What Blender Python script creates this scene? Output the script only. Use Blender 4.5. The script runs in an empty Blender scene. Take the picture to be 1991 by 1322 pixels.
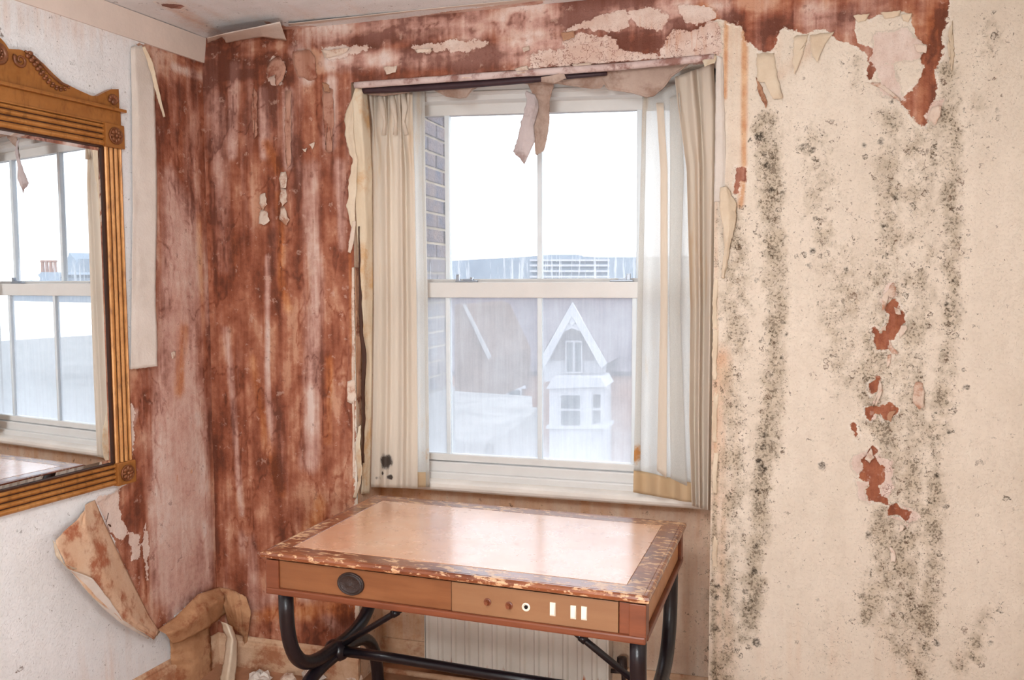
import bpy, bmesh, random
import numpy as np
from math import *
from mathutils import Matrix, Vector

# ------------------------------------------------------------------ camera, sky, lights, exposure
F = 1650.0; CX = 995.5; CY = 661.0            # focal length in pixels of the 1991x1322 frame
YAW = radians(16.5); PITCH = radians(3.95); ROLL = radians(-0.2)
EYE = np.array([0, 0, 1.55])
sc = bpy.context.scene
col = sc.collection
cam = bpy.data.objects.new('camera', bpy.data.cameras.new('camera'))
cam.data.sensor_width = 36.0
cam.data.lens = F / 1991.0 * 36.0
cam.data.clip_start = 0.05; cam.data.clip_end = 2000
CAMR = Matrix.Rotation(YAW, 3, 'Z') @ Matrix.Rotation(pi / 2 - PITCH, 3, 'X') @ Matrix.Rotation(ROLL, 3, 'Z')
cam.matrix_world = Matrix.Translation(EYE) @ CAMR.to_4x4()
col.objects.link(cam)
sc.camera = cam

world = bpy.data.worlds.new('world'); sc.world = world
world.use_nodes = True
bg = world.node_tree.nodes['Background']
bg.inputs['Color'].default_value = (0.90, 0.95, 1.0, 1)
bg.inputs['Strength'].default_value = 4.4

def area(name, loc, target, size, power, color, shape='DISK'):
    l = bpy.data.lights.new(name, 'AREA'); l.shape = shape; l.size = size; l.energy = power; l.color = color
    o = bpy.data.objects.new(name, l); o.location = loc
    o.rotation_euler = (Vector(target) - Vector(loc)).to_track_quat('-Z', 'Y').to_euler()
    col.objects.link(o); return o
def bulb(name, loc, radius, power, color):
    l = bpy.data.lights.new(name, 'POINT'); l.shadow_soft_size = radius; l.energy = power; l.color = color
    o = bpy.data.objects.new(name, l); o.location = loc; col.objects.link(o); return o
bulb('ceiling_lamp_light', (-0.66, 0.55, 2.12), 0.20, 54, (0.91, 0.97, 1.0))
bulb('low_fill_light', (-0.42, 0.30, 0.85), 0.20, 70, (0.91, 0.97, 1.0))  # added unseen fill bulb to brighten ceiling and walls, no fitting there
bulb('side_lamp_light', (1.75, 0.6, 1.6), 0.18, 4, (1.0, 0.95, 0.88))
# portal over the window opening (guides sampling of the sky, gives no light of its own)
pl = bpy.data.lights.new('window_portal', 'AREA'); pl.shape = 'RECTANGLE'; pl.size = 1.1; pl.size_y = 1.5
pl.cycles.is_portal = True
po = bpy.data.objects.new('window_portal', pl); po.location = (-0.9, 3.32, 1.5); po.rotation_euler = (-pi / 2, 0, 0)
col.objects.link(po)
cy = sc.cycles; cy.max_bounces = 6; cy.diffuse_bounces = 3; cy.glossy_bounces = 4; cy.transmission_bounces = 4; cy.transparent_max_bounces = 12; cy.caustics_reflective = False; cy.caustics_refractive = False
vs = sc.view_settings
vs.view_transform = 'Standard'; vs.look = 'None'; vs.exposure = 0.20; vs.gamma = 1.0; vs.use_curve_mapping = False

# ------------------------------------------------------------------ geometry of the room
CAMN = np.array(CAMR)
YW = 2.90                                     # plane of the window wall
def ray(px, py): return CAMN @ np.array([(px - CX) / F, -(py - CY) / F, -1.0])
def W(px, py, off=0.0):                       # a point of the window wall, off metres behind its face
    d = ray(px, py); return EYE + d * ((YW + off) / d[1])
def Hz(px, py, z):
    d = ray(px, py); return EYE + d * ((z - EYE[2]) / d[2])
def atd(px, py, Y):
    d = ray(px, py); return EYE + d * (Y / d[1])
XC = -2.1175
TH = radians(5.5)
LD = np.array([-sin(TH), -cos(TH), 0]); LN = np.array([cos(TH), -sin(TH), 0]); LO = np.array([XC, YW, 0])
def L(px, py, off=0.0):                       # a point of the left wall, off metres into the room
    d = ray(px, py); t = ((LO + LN * off - EYE) @ LN) / (d @ LN); return EYE + d * t
def lw(s, z, off=0.0): return LO + LD * s + LN * off + np.array([0, 0, z])
def Ls(px, py):
    p = L(px, py); return float((p - LO) @ LD), float(p[2])
def Wu(px, py):
    p = W(px, py); return float(p[0]), float(p[2])
ZC = 2.50; ZH = 2.286; XL = -1.476; XR = -0.160; RD = 0.20   # ceiling, head of recess, its sides, its depth

# ------------------------------------------------------------------ noise
rng = np.random.default_rng(7); random.seed(7)
_T = rng.random((64, 256, 256)).astype(np.float32)
def vn(x, y, seed=0):
    x = np.asarray(x, dtype=np.float64); y = np.asarray(y, dtype=np.float64)
    xi = np.floor(x).astype(int); yi = np.floor(y).astype(int); fx = x - xi; fy = y - yi
    fx = fx * fx * (3 - 2 * fx); fy = fy * fy * (3 - 2 * fy); T = _T[seed % 64]
    a = T[xi & 255, yi & 255]; b = T[(xi + 1) & 255, yi & 255]; c = T[xi & 255, (yi + 1) & 255]; d = T[(xi + 1) & 255, (yi + 1) & 255]
    return a + (b - a) * fx + (c - a) * fy + (a - b - c + d) * fx * fy
def fbm(x, y, seed=0, n=4):
    s = 0; a = 0.5; t = 0
    for i in range(n):
        s = s + a * vn(np.asarray(x) * 2 ** i, np.asarray(y) * 2 ** i, seed + i); t += a; a *= 0.55
    return s / t
def sdpoly(P, U, V):                          # signed distance, positive inside
    P = np.array(P); n = len(P); d = np.full(U.shape, 1e9); ins = np.zeros(U.shape, bool)
    for i in range(n):
        ax, ay = P[i]; bx, by = P[(i + 1) % n]; ex, ey = bx - ax, by - ay
        wx, wy = U - ax, V - ay
        t = np.clip((wx * ex + wy * ey) / (ex * ex + ey * ey + 1e-12), 0, 1)
        d = np.minimum(d, (wx - ex * t) ** 2 + (wy - ey * t) ** 2)
        if abs(ey) > 1e-12:
            c = ((ay > V) != (by > V)) & (U < ex * (V - ay) / ey + ax); ins ^= c
    d = np.sqrt(d); return np.where(ins, d, -d)
def stroke(pts, U, V, r, soft=1.0):           # 0..1 soft line through points
    d = np.full(U.shape, 1e9)
    for (ax, ay), (bx, by) in zip(pts[:-1], pts[1:]):
        ex, ey = bx - ax, by - ay; wx, wy = U - ax, V - ay
        t = np.clip((wx * ex + wy * ey) / (ex * ex + ey * ey + 1e-12), 0, 1)
        d = np.minimum(d, (wx - ex * t) ** 2 + (wy - ey * t) ** 2)
    return np.clip(1.2 - np.sqrt(d) / r, 0, 1) ** soft

# ------------------------------------------------------------------ object helpers
def lin(c): c = c / 255.0; return c / 12.92 if c <= 0.04045 else ((c + 0.055) / 1.055) ** 2.4
def rgb(r, g, b): return (lin(r), lin(g), lin(b), 1.0)
INV = {}
def link(o, parent=None):
    col.objects.link(o)
    if parent is not None: o.parent = parent
    return o
def empty(name, loc=(0, 0, 0), rz=0.0, label=None, cat=None, group=None, kind=None, parent=None, rx=0.0):
    o = bpy.data.objects.new(name, None); o.location = loc; o.rotation_euler = (rx, 0, rz); o.empty_display_size = 0.1
    link(o, parent); tag(o, label, cat, group, kind); return o
def tag(o, label=None, cat=None, group=None, kind=None):
    if label: o['label'] = label
    if cat: o['category'] = cat
    if group: o['group'] = group
    if kind: o['kind'] = kind
    return o
class MB:
    def __init__(s): s.v = []; s.f = []
    def add(s, vs_, fs):
        n = len(s.v); s.v += [tuple(map(float, p)) for p in vs_]; s.f += [tuple(i + n for i in f) for f in fs]; return s
    def box(s, a, b, M=None):
        (x0, y0, z0), (x1, y1, z1) = a, b
        p = [(x0, y0, z0), (x1, y0, z0), (x1, y1, z0), (x0, y1, z0), (x0, y0, z1), (x1, y0, z1), (x1, y1, z1), (x0, y1, z1)]
        if M is not None: p = [M @ Vector(q) for q in p]
        return s.add(p, [(0, 3, 2, 1), (4, 5, 6, 7), (0, 1, 5, 4), (1, 2, 6, 5), (2, 3, 7, 6), (3, 0, 4, 7)])
    def bbox(s, a, b, r=0.004):               # box with chamfered edges on all sides
        (x0, y0, z0), (x1, y1, z1) = a, b
        r = min(r, (x1 - x0) / 2.01, (y1 - y0) / 2.01, (z1 - z0) / 2.01)
        bm = bmesh.new(); bmesh.ops.create_cube(bm, size=1.0)
        for v in bm.verts: v.co = Vector((x0 + (v.co.x + .5) * (x1 - x0), y0 + (v.co.y + .5) * (y1 - y0), z0 + (v.co.z + .5) * (z1 - z0)))
        bmesh.ops.bevel(bm, geom=bm.edges[:], offset=r, segments=2, profile=0.6, affect='EDGES')
        bm.verts.index_update()
        s.add([v.co for v in bm.verts], [[v.index for v in f.verts] for f in bm.faces]); bm.free(); return s
    def tube(s, pts, r, n=10, cap=True, flat=1.0):
        pts = [np.array(p, float) for p in pts]; m = len(pts); rr = r if hasattr(r, '__len__') else [r] * m
        base = len(s.v); up = None
        for i, p in enumerate(pts):
            t = pts[min(i + 1, m - 1)] - pts[max(i - 1, 0)]; t = t / (np.linalg.norm(t) + 1e-12)
            if up is None:
                up = np.array([0, 0, 1.0]) if abs(t[2]) < .9 else np.array([1.0, 0, 0])
            a = np.cross(t, up); a /= np.linalg.norm(a) + 1e-12; b = np.cross(a, t); up = b
            for k in range(n):
                q = p + rr[i] * (cos(2 * pi * k / n) * a + flat * sin(2 * pi * k / n) * b); s.v.append(tuple(q))
        for i in range(m - 1):
            for k in range(n):
                k2 = (k + 1) % n; s.f.append((base + i * n + k, base + i * n + k2, base + (i + 1) * n + k2, base + (i + 1) * n + k))
        if cap:
            s.f.append(tuple(base + k for k in range(n))[::-1]); s.f.append(tuple(base + (m - 1) * n + k for k in range(n)))
        return s
    def prism(s, poly, fn, d0, d1):           # extrude polygon: fn(u, v, depth) -> point
        n = len(poly); b = len(s.v)
        s.v += [tuple(fn(u, v, d0)) for u, v in poly] + [tuple(fn(u, v, d1)) for u, v in poly]
        s.f.append(tuple(b + i for i in range(n))[::-1]); s.f.append(tuple(b + n + i for i in range(n)))
        for i in range(n): s.f.append((b + i, b + (i + 1) % n, b + n + (i + 1) % n, b + n + i))
        return s
    def profile(s, prof, p0, p1, fn):         # sweep an (a, b) profile from p0 to p1: fn(a, b, t)
        n = len(prof); b = len(s.v)
        for t in (p0, p1): s.v += [tuple(fn(a, c, t)) for a, c in prof]
        for i in range(n): s.f.append((b + i, b + (i + 1) % n, b + n + (i + 1) % n, b + n + i))
        s.f.append(tuple(b + i for i in range(n))[::-1]); s.f.append(tuple(b + n + i for i in range(n))); return s
    def lathe(s, prof, c, ax=(0, 0, 1), n=20):
        ax = np.array(ax, float); ax /= np.linalg.norm(ax); t = np.array([0, 0, 1.]) if abs(ax[2]) < .9 else np.array([1., 0, 0])
        a = np.cross(ax, t); a /= np.linalg.norm(a); bb = np.cross(ax, a); base = len(s.v); c = np.array(c, float)
        for r, h in prof:
            for k in range(n): s.v.append(tuple(c + ax * h + r * (a * cos(2 * pi * k / n) + bb * sin(2 * pi * k / n))))
        for i in range(len(prof) - 1):
            for k in range(n):
                k2 = (k + 1) % n; s.f.append((base + i * n + k, base + i * n + k2, base + (i + 1) * n + k2, base + (i + 1) * n + k))
        s.f.append(tuple(base + k for k in range(n))[::-1]); s.f.append(tuple(base + (len(prof) - 1) * n + k for k in range(n))); return s
    def ball(s, c, r, n=8, m=6):
        c = np.array(c, float); r = np.array(r if hasattr(r, '__len__') else (r, r, r), float); b = len(s.v)
        for i in range(m + 1):
            th = pi * i / m
            for k in range(n): s.v.append(tuple(c + r * np.array([sin(th) * cos(2 * pi * k / n), sin(th) * sin(2 * pi * k / n), cos(th)])))
        for i in range(m):
            for k in range(n):
                k2 = (k + 1) % n; s.f.append((b + i * n + k, b + (i + 1) * n + k, b + (i + 1) * n + k2, b + i * n + k2))
        return s
    def build(s, name, mat, parent=None, smooth=False, origin=None, solid=0.0, recalc=True):
        me = bpy.data.meshes.new(name)
        v = s.v
        if origin is not None: v = [tuple(np.array(p) - np.array(origin)) for p in v]
        me.from_pydata(v, [], s.f); me.materials.append(mat)
        if recalc:
            bm = bmesh.new(); bm.from_mesh(me); bmesh.ops.recalc_face_normals(bm, faces=bm.faces); bm.to_mesh(me); bm.free()
        if smooth:
            me.polygons.foreach_set('use_smooth', [True] * len(me.polygons))
        o = bpy.data.objects.new(name, me)
        if origin is not None and parent is None: o.location = origin
        link(o, parent)
        if solid:
            m = o.modifiers.new('thickness', 'SOLIDIFY'); m.thickness = solid; m.offset = 0
        return o
def grid_obj(name, P, mat, parent=None, keep=None, smooth=True, solid=0.0, attrs=None, origin=(0, 0, 0)):
    """P: (n, m, 3) array of points."""
    n, m, _ = P.shape; idx = np.arange(n * m).reshape(n, m)
    q = np.stack([idx[:-1, :-1], idx[1:, :-1], idx[1:, 1:], idx[:-1, 1:]], -1).reshape(-1, 4)
    if keep is not None: q = q[keep.reshape(-1)]
    used = np.unique(q); remap = np.full(n * m, -1); remap[used] = np.arange(len(used)); q = remap[q]
    co = (P.reshape(-1, 3) - np.array(origin))[used].astype(np.float32)
    me = bpy.data.meshes.new(name); me.vertices.add(len(co)); me.vertices.foreach_set('co', co.ravel())
    me.loops.add(q.size); me.loops.foreach_set('vertex_index', q.ravel().astype(np.int32))
    me.polygons.add(len(q)); me.polygons.foreach_set('loop_start', np.arange(0, q.size, 4).astype(np.int32))
    me.update(calc_edges=True); me.validate()
    if smooth: me.polygons.foreach_set('use_smooth', [True] * len(me.polygons))
    for k, a in (attrs or {}).items():
        at = me.attributes.new(k, 'FLOAT', 'POINT'); at.data.foreach_set('value', np.asarray(a).reshape(-1)[used].astype(np.float32))
    me.materials.append(mat); o = bpy.data.objects.new(name, me); o.location = origin; link(o, parent)
    if solid:
        md = o.modifiers.new('thickness', 'SOLIDIFY'); md.thickness = solid; md.offset = 0
    return o

# ------------------------------------------------------------------ material helpers
class NT:
    def __init__(s, name):
        s.m = bpy.data.materials.new(name); s.m.use_nodes = True; s.t = s.m.node_tree; s.t.nodes.clear()
        s.out = s.t.nodes.new('ShaderNodeOutputMaterial'); s._co = None
    def nd(s, typ): return s.t.nodes.new(typ)
    def put(s, sock, v):
        if isinstance(v, bpy.types.NodeSocket): s.t.links.new(v, sock)
        elif v is not None:
            if hasattr(sock.default_value, '__len__') and not hasattr(v, '__len__'): v = (v,) * len(sock.default_value)
            sock.default_value = v
    @property
    def co(s):
        if s._co is None: s._co = s.nd('ShaderNodeNewGeometry').outputs['Position']
        return s._co
    def obj(s): return s.nd('ShaderNodeTexCoord').outputs['Object']
    def mapv(s, vec, scale=(1, 1, 1), loc=(0, 0, 0), rot=(0, 0, 0)):
        n = s.nd('ShaderNodeMapping'); s.put(n.inputs['Vector'], vec); n.inputs['Scale'].default_value = scale; n.inputs['Location'].default_value = loc
        n.inputs['Rotation'].default_value = rot
        return n.outputs[0]
    def noise(s, vec, scale, detail=4, rough=0.55, dist=0.0, color=False):
        n = s.nd('ShaderNodeTexNoise'); s.put(n.inputs['Vector'], vec); n.inputs['Scale'].default_value = scale
        n.inputs['Detail'].default_value = detail; n.inputs['Roughness'].default_value = rough; n.inputs['Distortion'].default_value = dist
        return n.outputs['Color' if color else 'Fac']
    def vor(s, vec, scale, feature='F1', out='Distance', rand=1.0):
        n = s.nd('ShaderNodeTexVoronoi'); n.feature = feature; s.put(n.inputs['Vector'], vec); n.inputs['Scale'].default_value = scale
        n.inputs['Randomness'].default_value = rand
        return (n.outputs['Distance'], n.outputs['Color']) if out == 'both' else n.outputs[out]
    def ramp(s, fac, stops):
        n = s.nd('ShaderNodeValToRGB'); s.put(n.inputs[0], fac); e = n.color_ramp.elements
        while len(e) < len(stops): e.new(0.5)
        for el, (p, c) in zip(e, stops): el.position = p; el.color = c if len(c) == 4 else (*c, 1)
        return n.outputs[0]
    def mix(s, fac, a, b, mode='MIX'):
        n = s.nd('ShaderNodeMix'); n.data_type = 'RGBA'; n.blend_type = mode; s.put(n.inputs[0], fac); s.put(n.inputs[6], a); s.put(n.inputs[7], b)
        return n.outputs[2]
    def mathn(s, op, a, b=None, c=None):
        n = s.nd('ShaderNodeMath'); n.operation = op; s.put(n.inputs[0], a)
        if b is not None: s.put(n.inputs[1], b)
        if c is not None: s.put(n.inputs[2], c)
        return n.outputs[0]
    def add(s, a, b): return s.mathn('ADD', a, b)
    def sub(s, a, b): return s.mathn('SUBTRACT', a, b)
    def mul(s, a, b): return s.mathn('MULTIPLY', a, b)
    def rng(s, v, a, b, c=0.0, d=1.0, smooth=True):
        n = s.nd('ShaderNodeMapRange'); n.interpolation_type = 'SMOOTHSTEP' if smooth else 'LINEAR'; s.put(n.inputs[0], v)
        for i, x in zip((1, 2, 3, 4), (a, b, c, d)): s.put(n.inputs[i], x)
        return n.outputs[0]
    def attr(s, name):
        n = s.nd('ShaderNodeAttribute'); n.attribute_name = name; return n.outputs['Fac']
    def bump(s, h, strength=0.5, dist=0.01, normal=None):
        n = s.nd('ShaderNodeBump'); s.put(n.inputs['Height'], h); n.inputs['Strength'].default_value = strength; n.inputs['Distance'].default_value = dist
        if normal is not None: s.put(n.inputs['Normal'], normal)
        return n.outputs[0]
    def sepz(s, vec, i=2):
        n = s.nd('ShaderNodeSeparateXYZ'); s.put(n.inputs[0], vec); return n.outputs[i]
    def bsdf(s, color, rough=0.6, spec=0.3, normal=None, metal=0.0, coat=0.0, coat_rough=0.1):
        n = s.nd('ShaderNodeBsdfPrincipled'); s.put(n.inputs['Base Color'], color); s.put(n.inputs['Roughness'], rough)
        s.put(n.inputs['Specular IOR Level'], spec); s.put(n.inputs['Metallic'], metal)
        s.put(n.inputs['Coat Weight'], coat); s.put(n.inputs['Coat Roughness'], coat_rough)
        if normal is not None: s.put(n.inputs['Normal'], normal)
        return n.outputs[0]
    def done(s, sh): s.t.links.new(sh, s.out.inputs['Surface']); return s.m
    def mixs(s, fac, a, b):
        n = s.nd('ShaderNodeMixShader'); s.put(n.inputs[0], fac); s.t.links.new(a, n.inputs[1]); s.t.links.new(b, n.inputs[2]); return n.outputs[0]
def plain(name, c, rough=0.6, spec=0.3, var=0.12, scale=20, bump=0.0, bscale=150, metal=0.0):
    n = NT(name); f = n.noise(n.co, scale, 5)
    c0 = tuple(x * (1 - var) for x in c[:3]) + (1,); c1 = tuple(min(1, x * (1 + var)) for x in c[:3]) + (1,)
    nm = n.bump(n.noise(n.co, bscale, 3), bump, 0.004) if bump else None
    return n.done(n.bsdf(n.ramp(f, [(0.3, c0), (0.7, c1)]), rough, spec, nm, metal))
M = {}
ATT = ('fa', 'bare', 'white', 'mould', 'bloom', 'stain', 'mauve', 'orange', 'pale', 'spot', 'crack')

# ---- the damp wall: paper over bare plaster; masks come with the wall's vertices
def damp_wall():
    n = NT('damp_wall'); co = n.co
    fa, bare, white, mould, bloom, stain, mauve, orange, pale, spot, crack = (n.attr(k) for k in ATT)
    N1 = n.noise(co, 48, 4, 0.65); N2 = n.noise(n.mapv(co, (1, 1, 0.07)), 70, 3, 0.55); N3 = n.noise(co, 22, 6, 0.70); N4 = n.noise(co, 140, 3, 0.65)
    f = n.add(fa, n.add(n.mul(n.sub(N1, 0.5), 0.34), n.mul(n.sub(N2, 0.5), 0.17)))
    red = n.ramp(f, [(0.22, rgb(108, 60, 44)), (0.38, rgb(136, 76, 54)), (0.50, rgb(155, 92, 68)), (0.62, rgb(173, 110, 84)), (0.80, rgb(202, 150, 122))])
    mau = n.ramp(f, [(0.22, rgb(140, 96, 84)), (0.38, rgb(184, 138, 124)), (0.50, rgb(206, 164, 150)), (0.64, rgb(218, 186, 172)), (0.78, rgb(226, 204, 194))])
    ora = n.ramp(f, [(0.26, rgb(120, 62, 34)), (0.46, rgb(180, 104, 60)), (0.60, rgb(202, 132, 84)), (0.76, rgb(218, 164, 122))])
    jit = n.mul(n.sub(N2, 0.5), 0.5)
    bc = n.mix(n.rng(n.add(mauve, jit), 0.1, 0.9), red, mau); bc = n.mix(n.rng(n.add(orange, jit), 0.15, 0.95), bc, ora)
    fl = n.rng(N3, 0.60, 0.66); bc = n.mix(n.mul(fl, 0.40), bc, rgb(216, 180, 162))
    bc = n.mix(n.mul(n.rng(N3, 0.40, 0.33), 0.45), bc, rgb(112, 62, 48))
    pn = n.add(n.mul(fa, .5), n.mul(N3, .5))
    cream = n.ramp(pn, [(0.3, rgb(222, 206, 188)), (0.7, rgb(234, 219, 202))]); wht = n.ramp(pn, [(0.3, rgb(228, 226, 226)), (0.7, rgb(238, 236, 237))])
    pc = n.mix(pale, cream, wht)
    pc = n.mix(n.mul(n.rng(n.add(stain, n.mul(n.sub(N2, .5), .3)), 0.10, 0.95), 0.85), pc, n.ramp(N3, [(0.35, rgb(198, 128, 74)), (0.7, rgb(224, 178, 134))]))
    bl = n.rng(n.add(bloom, n.mul(n.sub(N1, 0.5), 0.9)), 0.18, 0.80)
    pc = n.mix(n.mul(bl, 0.58), pc, n.ramp(N3, [(0.35, rgb(138, 120, 94)), (0.65, rgb(184, 164, 136))]))
    fine = n.rng(n.add(n.mul(bloom, 0.32), N4), 0.72, 0.84)
    pc = n.mix(n.mul(n.mul(fine, 0.62), n.rng(mould, 0.02, 0.2)), pc, rgb(98, 84, 68))
    wv = n.mix(0.02, co, n.noise(co, 60, 2, color=True), 'LINEAR_LIGHT')
    for sc_, r0, thr in ((40, 0.36, 0.50), (80, 0.36, 0.52), (150, 0.36, 0.46)):
        d, c = n.vor(wv, sc_, 'F1', 'both')
        sel = n.rng(n.sub(n.add(n.sepz(c, 0), n.mul(mould, 0.62)), 0.66 + thr * 0.55), 0.0, 0.06)
        rad = n.mul(n.add(n.sepz(c, 1), 0.30), r0)
        k = n.rng(n.sub(rad, d), 0.0, 0.10)
        hollow = n.rng(n.sub(n.mul(rad, 0.66), d), 0.0, 0.10, 1.0, 0.30)
        k = n.mul(n.mul(k, sel), n.mul(hollow, n.rng(N4, 0.34, 0.58, 0.15, 1)))
        pc = n.mix(n.mul(k, 0.80), pc, n.mix(n.sepz(c, 2), rgb(54, 46, 28), rgb(104, 74, 56)))
    sp = n.add(spot, n.mul(n.sub(N1, 0.5), 0.026))
    pc = n.mix(n.mul(n.rng(sp, -0.003, 0.006), n.rng(N4, 0.32, 0.58, 0.2, 0.88)), pc, rgb(56, 47, 38))
    wv2 = n.mix(0.14, co, n.noise(co, 26, 3, color=True), 'LINEAR_LIGHT')
    vc = n.vor(wv2, 13, 'DISTANCE_TO_EDGE')
    ckm = n.rng(n.add(crack, n.mul(N3, 0.5)), 0.45, 0.8); ck = n.mul(n.rng(vc, 0.0, 0.016, 1.0, 0.0), ckm); ckw = n.mul(n.rng(vc, 0.0, 0.045, 1.0, 0.0), ckm)
    pc = n.mix(n.mul(ck, 0.6), pc, rgb(126, 92, 66))
    rag = n.mul(n.sub(N3, 0.5), 0.07)
    sw = n.add(white, rag); mw = n.rng(sw, -0.001, 0.0012)
    wc = n.ramp(n.add(n.mul(N3, .5), n.mul(fa, .5)), [(0.3, rgb(208, 176, 160)), (0.65, rgb(230, 210, 198))])
    wc = n.mix(n.mul(ckw, 0.85), wc, rgb(122, 66, 48)); wc = n.mix(n.mul(n.rng(N2, 0.52, 0.66), n.mul(stain, 0.8)), wc, rgb(200, 132, 90))
    wedge = n.rng(n.mathn('ABSOLUTE', n.add(sw, 0.004)), 0.0, 0.005, 0.6, 0.0)
    sb = n.add(bare, n.mul(rag, 0.75)); mb = n.rng(sb, -0.001, 0.0012)
    torn = n.mul(n.rng(n.mathn('ABSOLUTE', n.add(sb, 0.005)), 0.0, 0.006, 1.0, 0.0), n.rng(N1, 0.4, 0.6))
    pc = n.mix(n.mul(torn, 0.7), pc, rgb(240, 229, 218))
    c = n.mix(mb, pc, bc)
    c = n.mix(wedge, c, n.mix(0.35, c, rgb(100, 58, 44)))
    c = n.mix(mw, c, wc)
    h = n.add(n.rng(N4, 0.50, 0.68, 0, .35), n.mul(N1, 0.9))
    return n.done(n.bsdf(c, n.rng(mb, 0, 1, 0.75, 0.58), 0.25, n.bump(h, 0.55, 0.005)))
M['wall'] = damp_wall()
def paper_mat(name, stops, stain=None, sscale=9, transl=0.12, rough=0.8, streak=False):
    n = NT(name); co = n.co
    c = n.ramp(n.noise(n.mapv(co, (1, 1, 0.15)) if streak else co, 8, 6, 0.65), stops)
    if stain: c = n.mix(n.rng(n.noise(co, sscale, 6, 0.7), 0.48, 0.66, 0, 0.9), c, stain)
    nm = n.bump(n.add(n.noise(co, 130, 2), n.mul(n.noise(co, 25, 4), 1.5)), 0.35, 0.004)
    t = n.nd('ShaderNodeBsdfTranslucent'); n.put(t.inputs['Color'], c)
    return n.done(n.mixs(transl, n.bsdf(c, rough, 0.2, nm), t.outputs[0]))
M['paper_white'] = paper_mat('wallpaper_white', [(0.3, rgb(222, 208, 196)), (0.7, rgb(238, 226, 216))])
M['paper_cream'] = paper_mat('wallpaper_cream', [(0.3, rgb(224, 200, 172)), (0.7, rgb(240, 222, 198))])
M['paper_back'] = paper_mat('wallpaper_back', [(0.3, rgb(224, 176, 140)), (0.7, rgb(238, 206, 176))], rgb(180, 100, 66), 9)
M['paper_brown'] = paper_mat('wallpaper_brown', [(0.3, rgb(176, 122, 84)), (0.7, rgb(216, 168, 128))], rgb(156, 92, 62), 9)
M['paper_grey'] = paper_mat('lining_grey', [(0.3, rgb(170, 144, 130)), (0.7, rgb(198, 174, 160))], rgb(152, 120, 104), 7, 0.10)
M['paper_reveal'] = paper_mat('reveal_paper', [(0.3, rgb(230, 208, 178)), (0.7, rgb(243, 228, 206))], rgb(220, 174, 122), 5, 0.15, streak=True)
M['paper_lilac'] = paper_mat('lining_pale', [(0.3, rgb(196, 180, 178)), (0.7, rgb(218, 204, 202))], rgb(170, 146, 140), 9, 0.15)  # paler than lining_grey: lit face of the torn strip put into colour
M['flake'] = paper_mat('paint_flake', [(0.3, rgb(222, 196, 176)), (0.7, rgb(240, 222, 206))], rgb(190, 136, 108), 20)
M['flake_skin'] = paper_mat('plaster_skin', [(0.3, rgb(160, 108, 86)), (0.7, rgb(206, 160, 140))], rgb(142, 82, 62), 14, 0.0, 0.7, streak=True)
M['flake_brown'] = paper_mat('plaster_flake', [(0.3, rgb(178, 128, 98)), (0.7, rgb(208, 164, 134))], rgb(132, 74, 54), 16)

# ------------------------------------------------------------------ walls
def axis(*brk):
    """brk: (start, step), (next, step) ... (end,)"""
    out = []
    for (a, st), b in zip(brk[:-1], brk[1:]):
        n = max(1, int(round((b[0] - a) / st))); out.append(np.linspace(a, b[0], n, endpoint=False))
    return np.concatenate(out + [np.array([brk[-1][0]])])
def defaults(U, **kw):
    d = {k: np.zeros(U.shape) for k in ATT}; d['bare'] -= 1; d['white'] -= 1; d['spot'] -= 1; d['fa'] += 0.5
    for k, v in kw.items(): d[k] = d[k] * 0 + v
    return d
def finish(A, U, V, seed=0):
    """soft large-scale variation: damp streaks running down the wall, blotches, mould bloom."""
    k = lambda x, c: (x - .5) * c
    s1 = k(fbm(U * 20 + .6 * fbm(U * 3, V * 3, seed + 3), V * 1.1, seed + 1, 5), .50); s2 = k(fbm(U * 55, V * 2.2, seed + 6, 3), .34); b1 = k(fbm(U * 5, V * 3.2, seed + 8, 5), .75); b2 = k(fbm(U * 18, V * 11, seed + 12, 5), .66)
    hd = np.clip((V - 2.29) / .05, 0, 1); hz = k(fbm(U * 5, V * 16, seed + 60, 5), 1.3); s1 = s1 * (1 - .7 * hd) + hz * hd
    edge = np.abs(fbm(U * 9, V * 3.0, seed + 20, 4) - .5)
    A['fa'] = np.clip(.5 + s1 + s2 + b1 + b2 - .22 * np.clip(1 - edge / .018, 0, 1), 0.05, .95)
    A['mauve'] = A['mauve'] + k(fbm(U * 15, V * 2.0, seed + 30, 4), 0.9) * (A['mauve'] > -9); A['orange'] = A['orange'] + k(fbm(U * 11, V * 2.4, seed + 40, 4), 1.1)
    A['stain'] = np.where(A['stain'] > .02, A['stain'] + k(fbm(U * 26, V * 3, seed + 44, 4), .6), A['stain'])
    A['bloom'] = np.clip(A['mould'] * .95 + k(fbm(U * 30, V * 22, seed + 50, 4), 0.9) * np.clip(A['mould'] * 3, 0, 1), 0, 1.2)
    return A
def P2(f, pts): return [f(*p) for p in pts]

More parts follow.
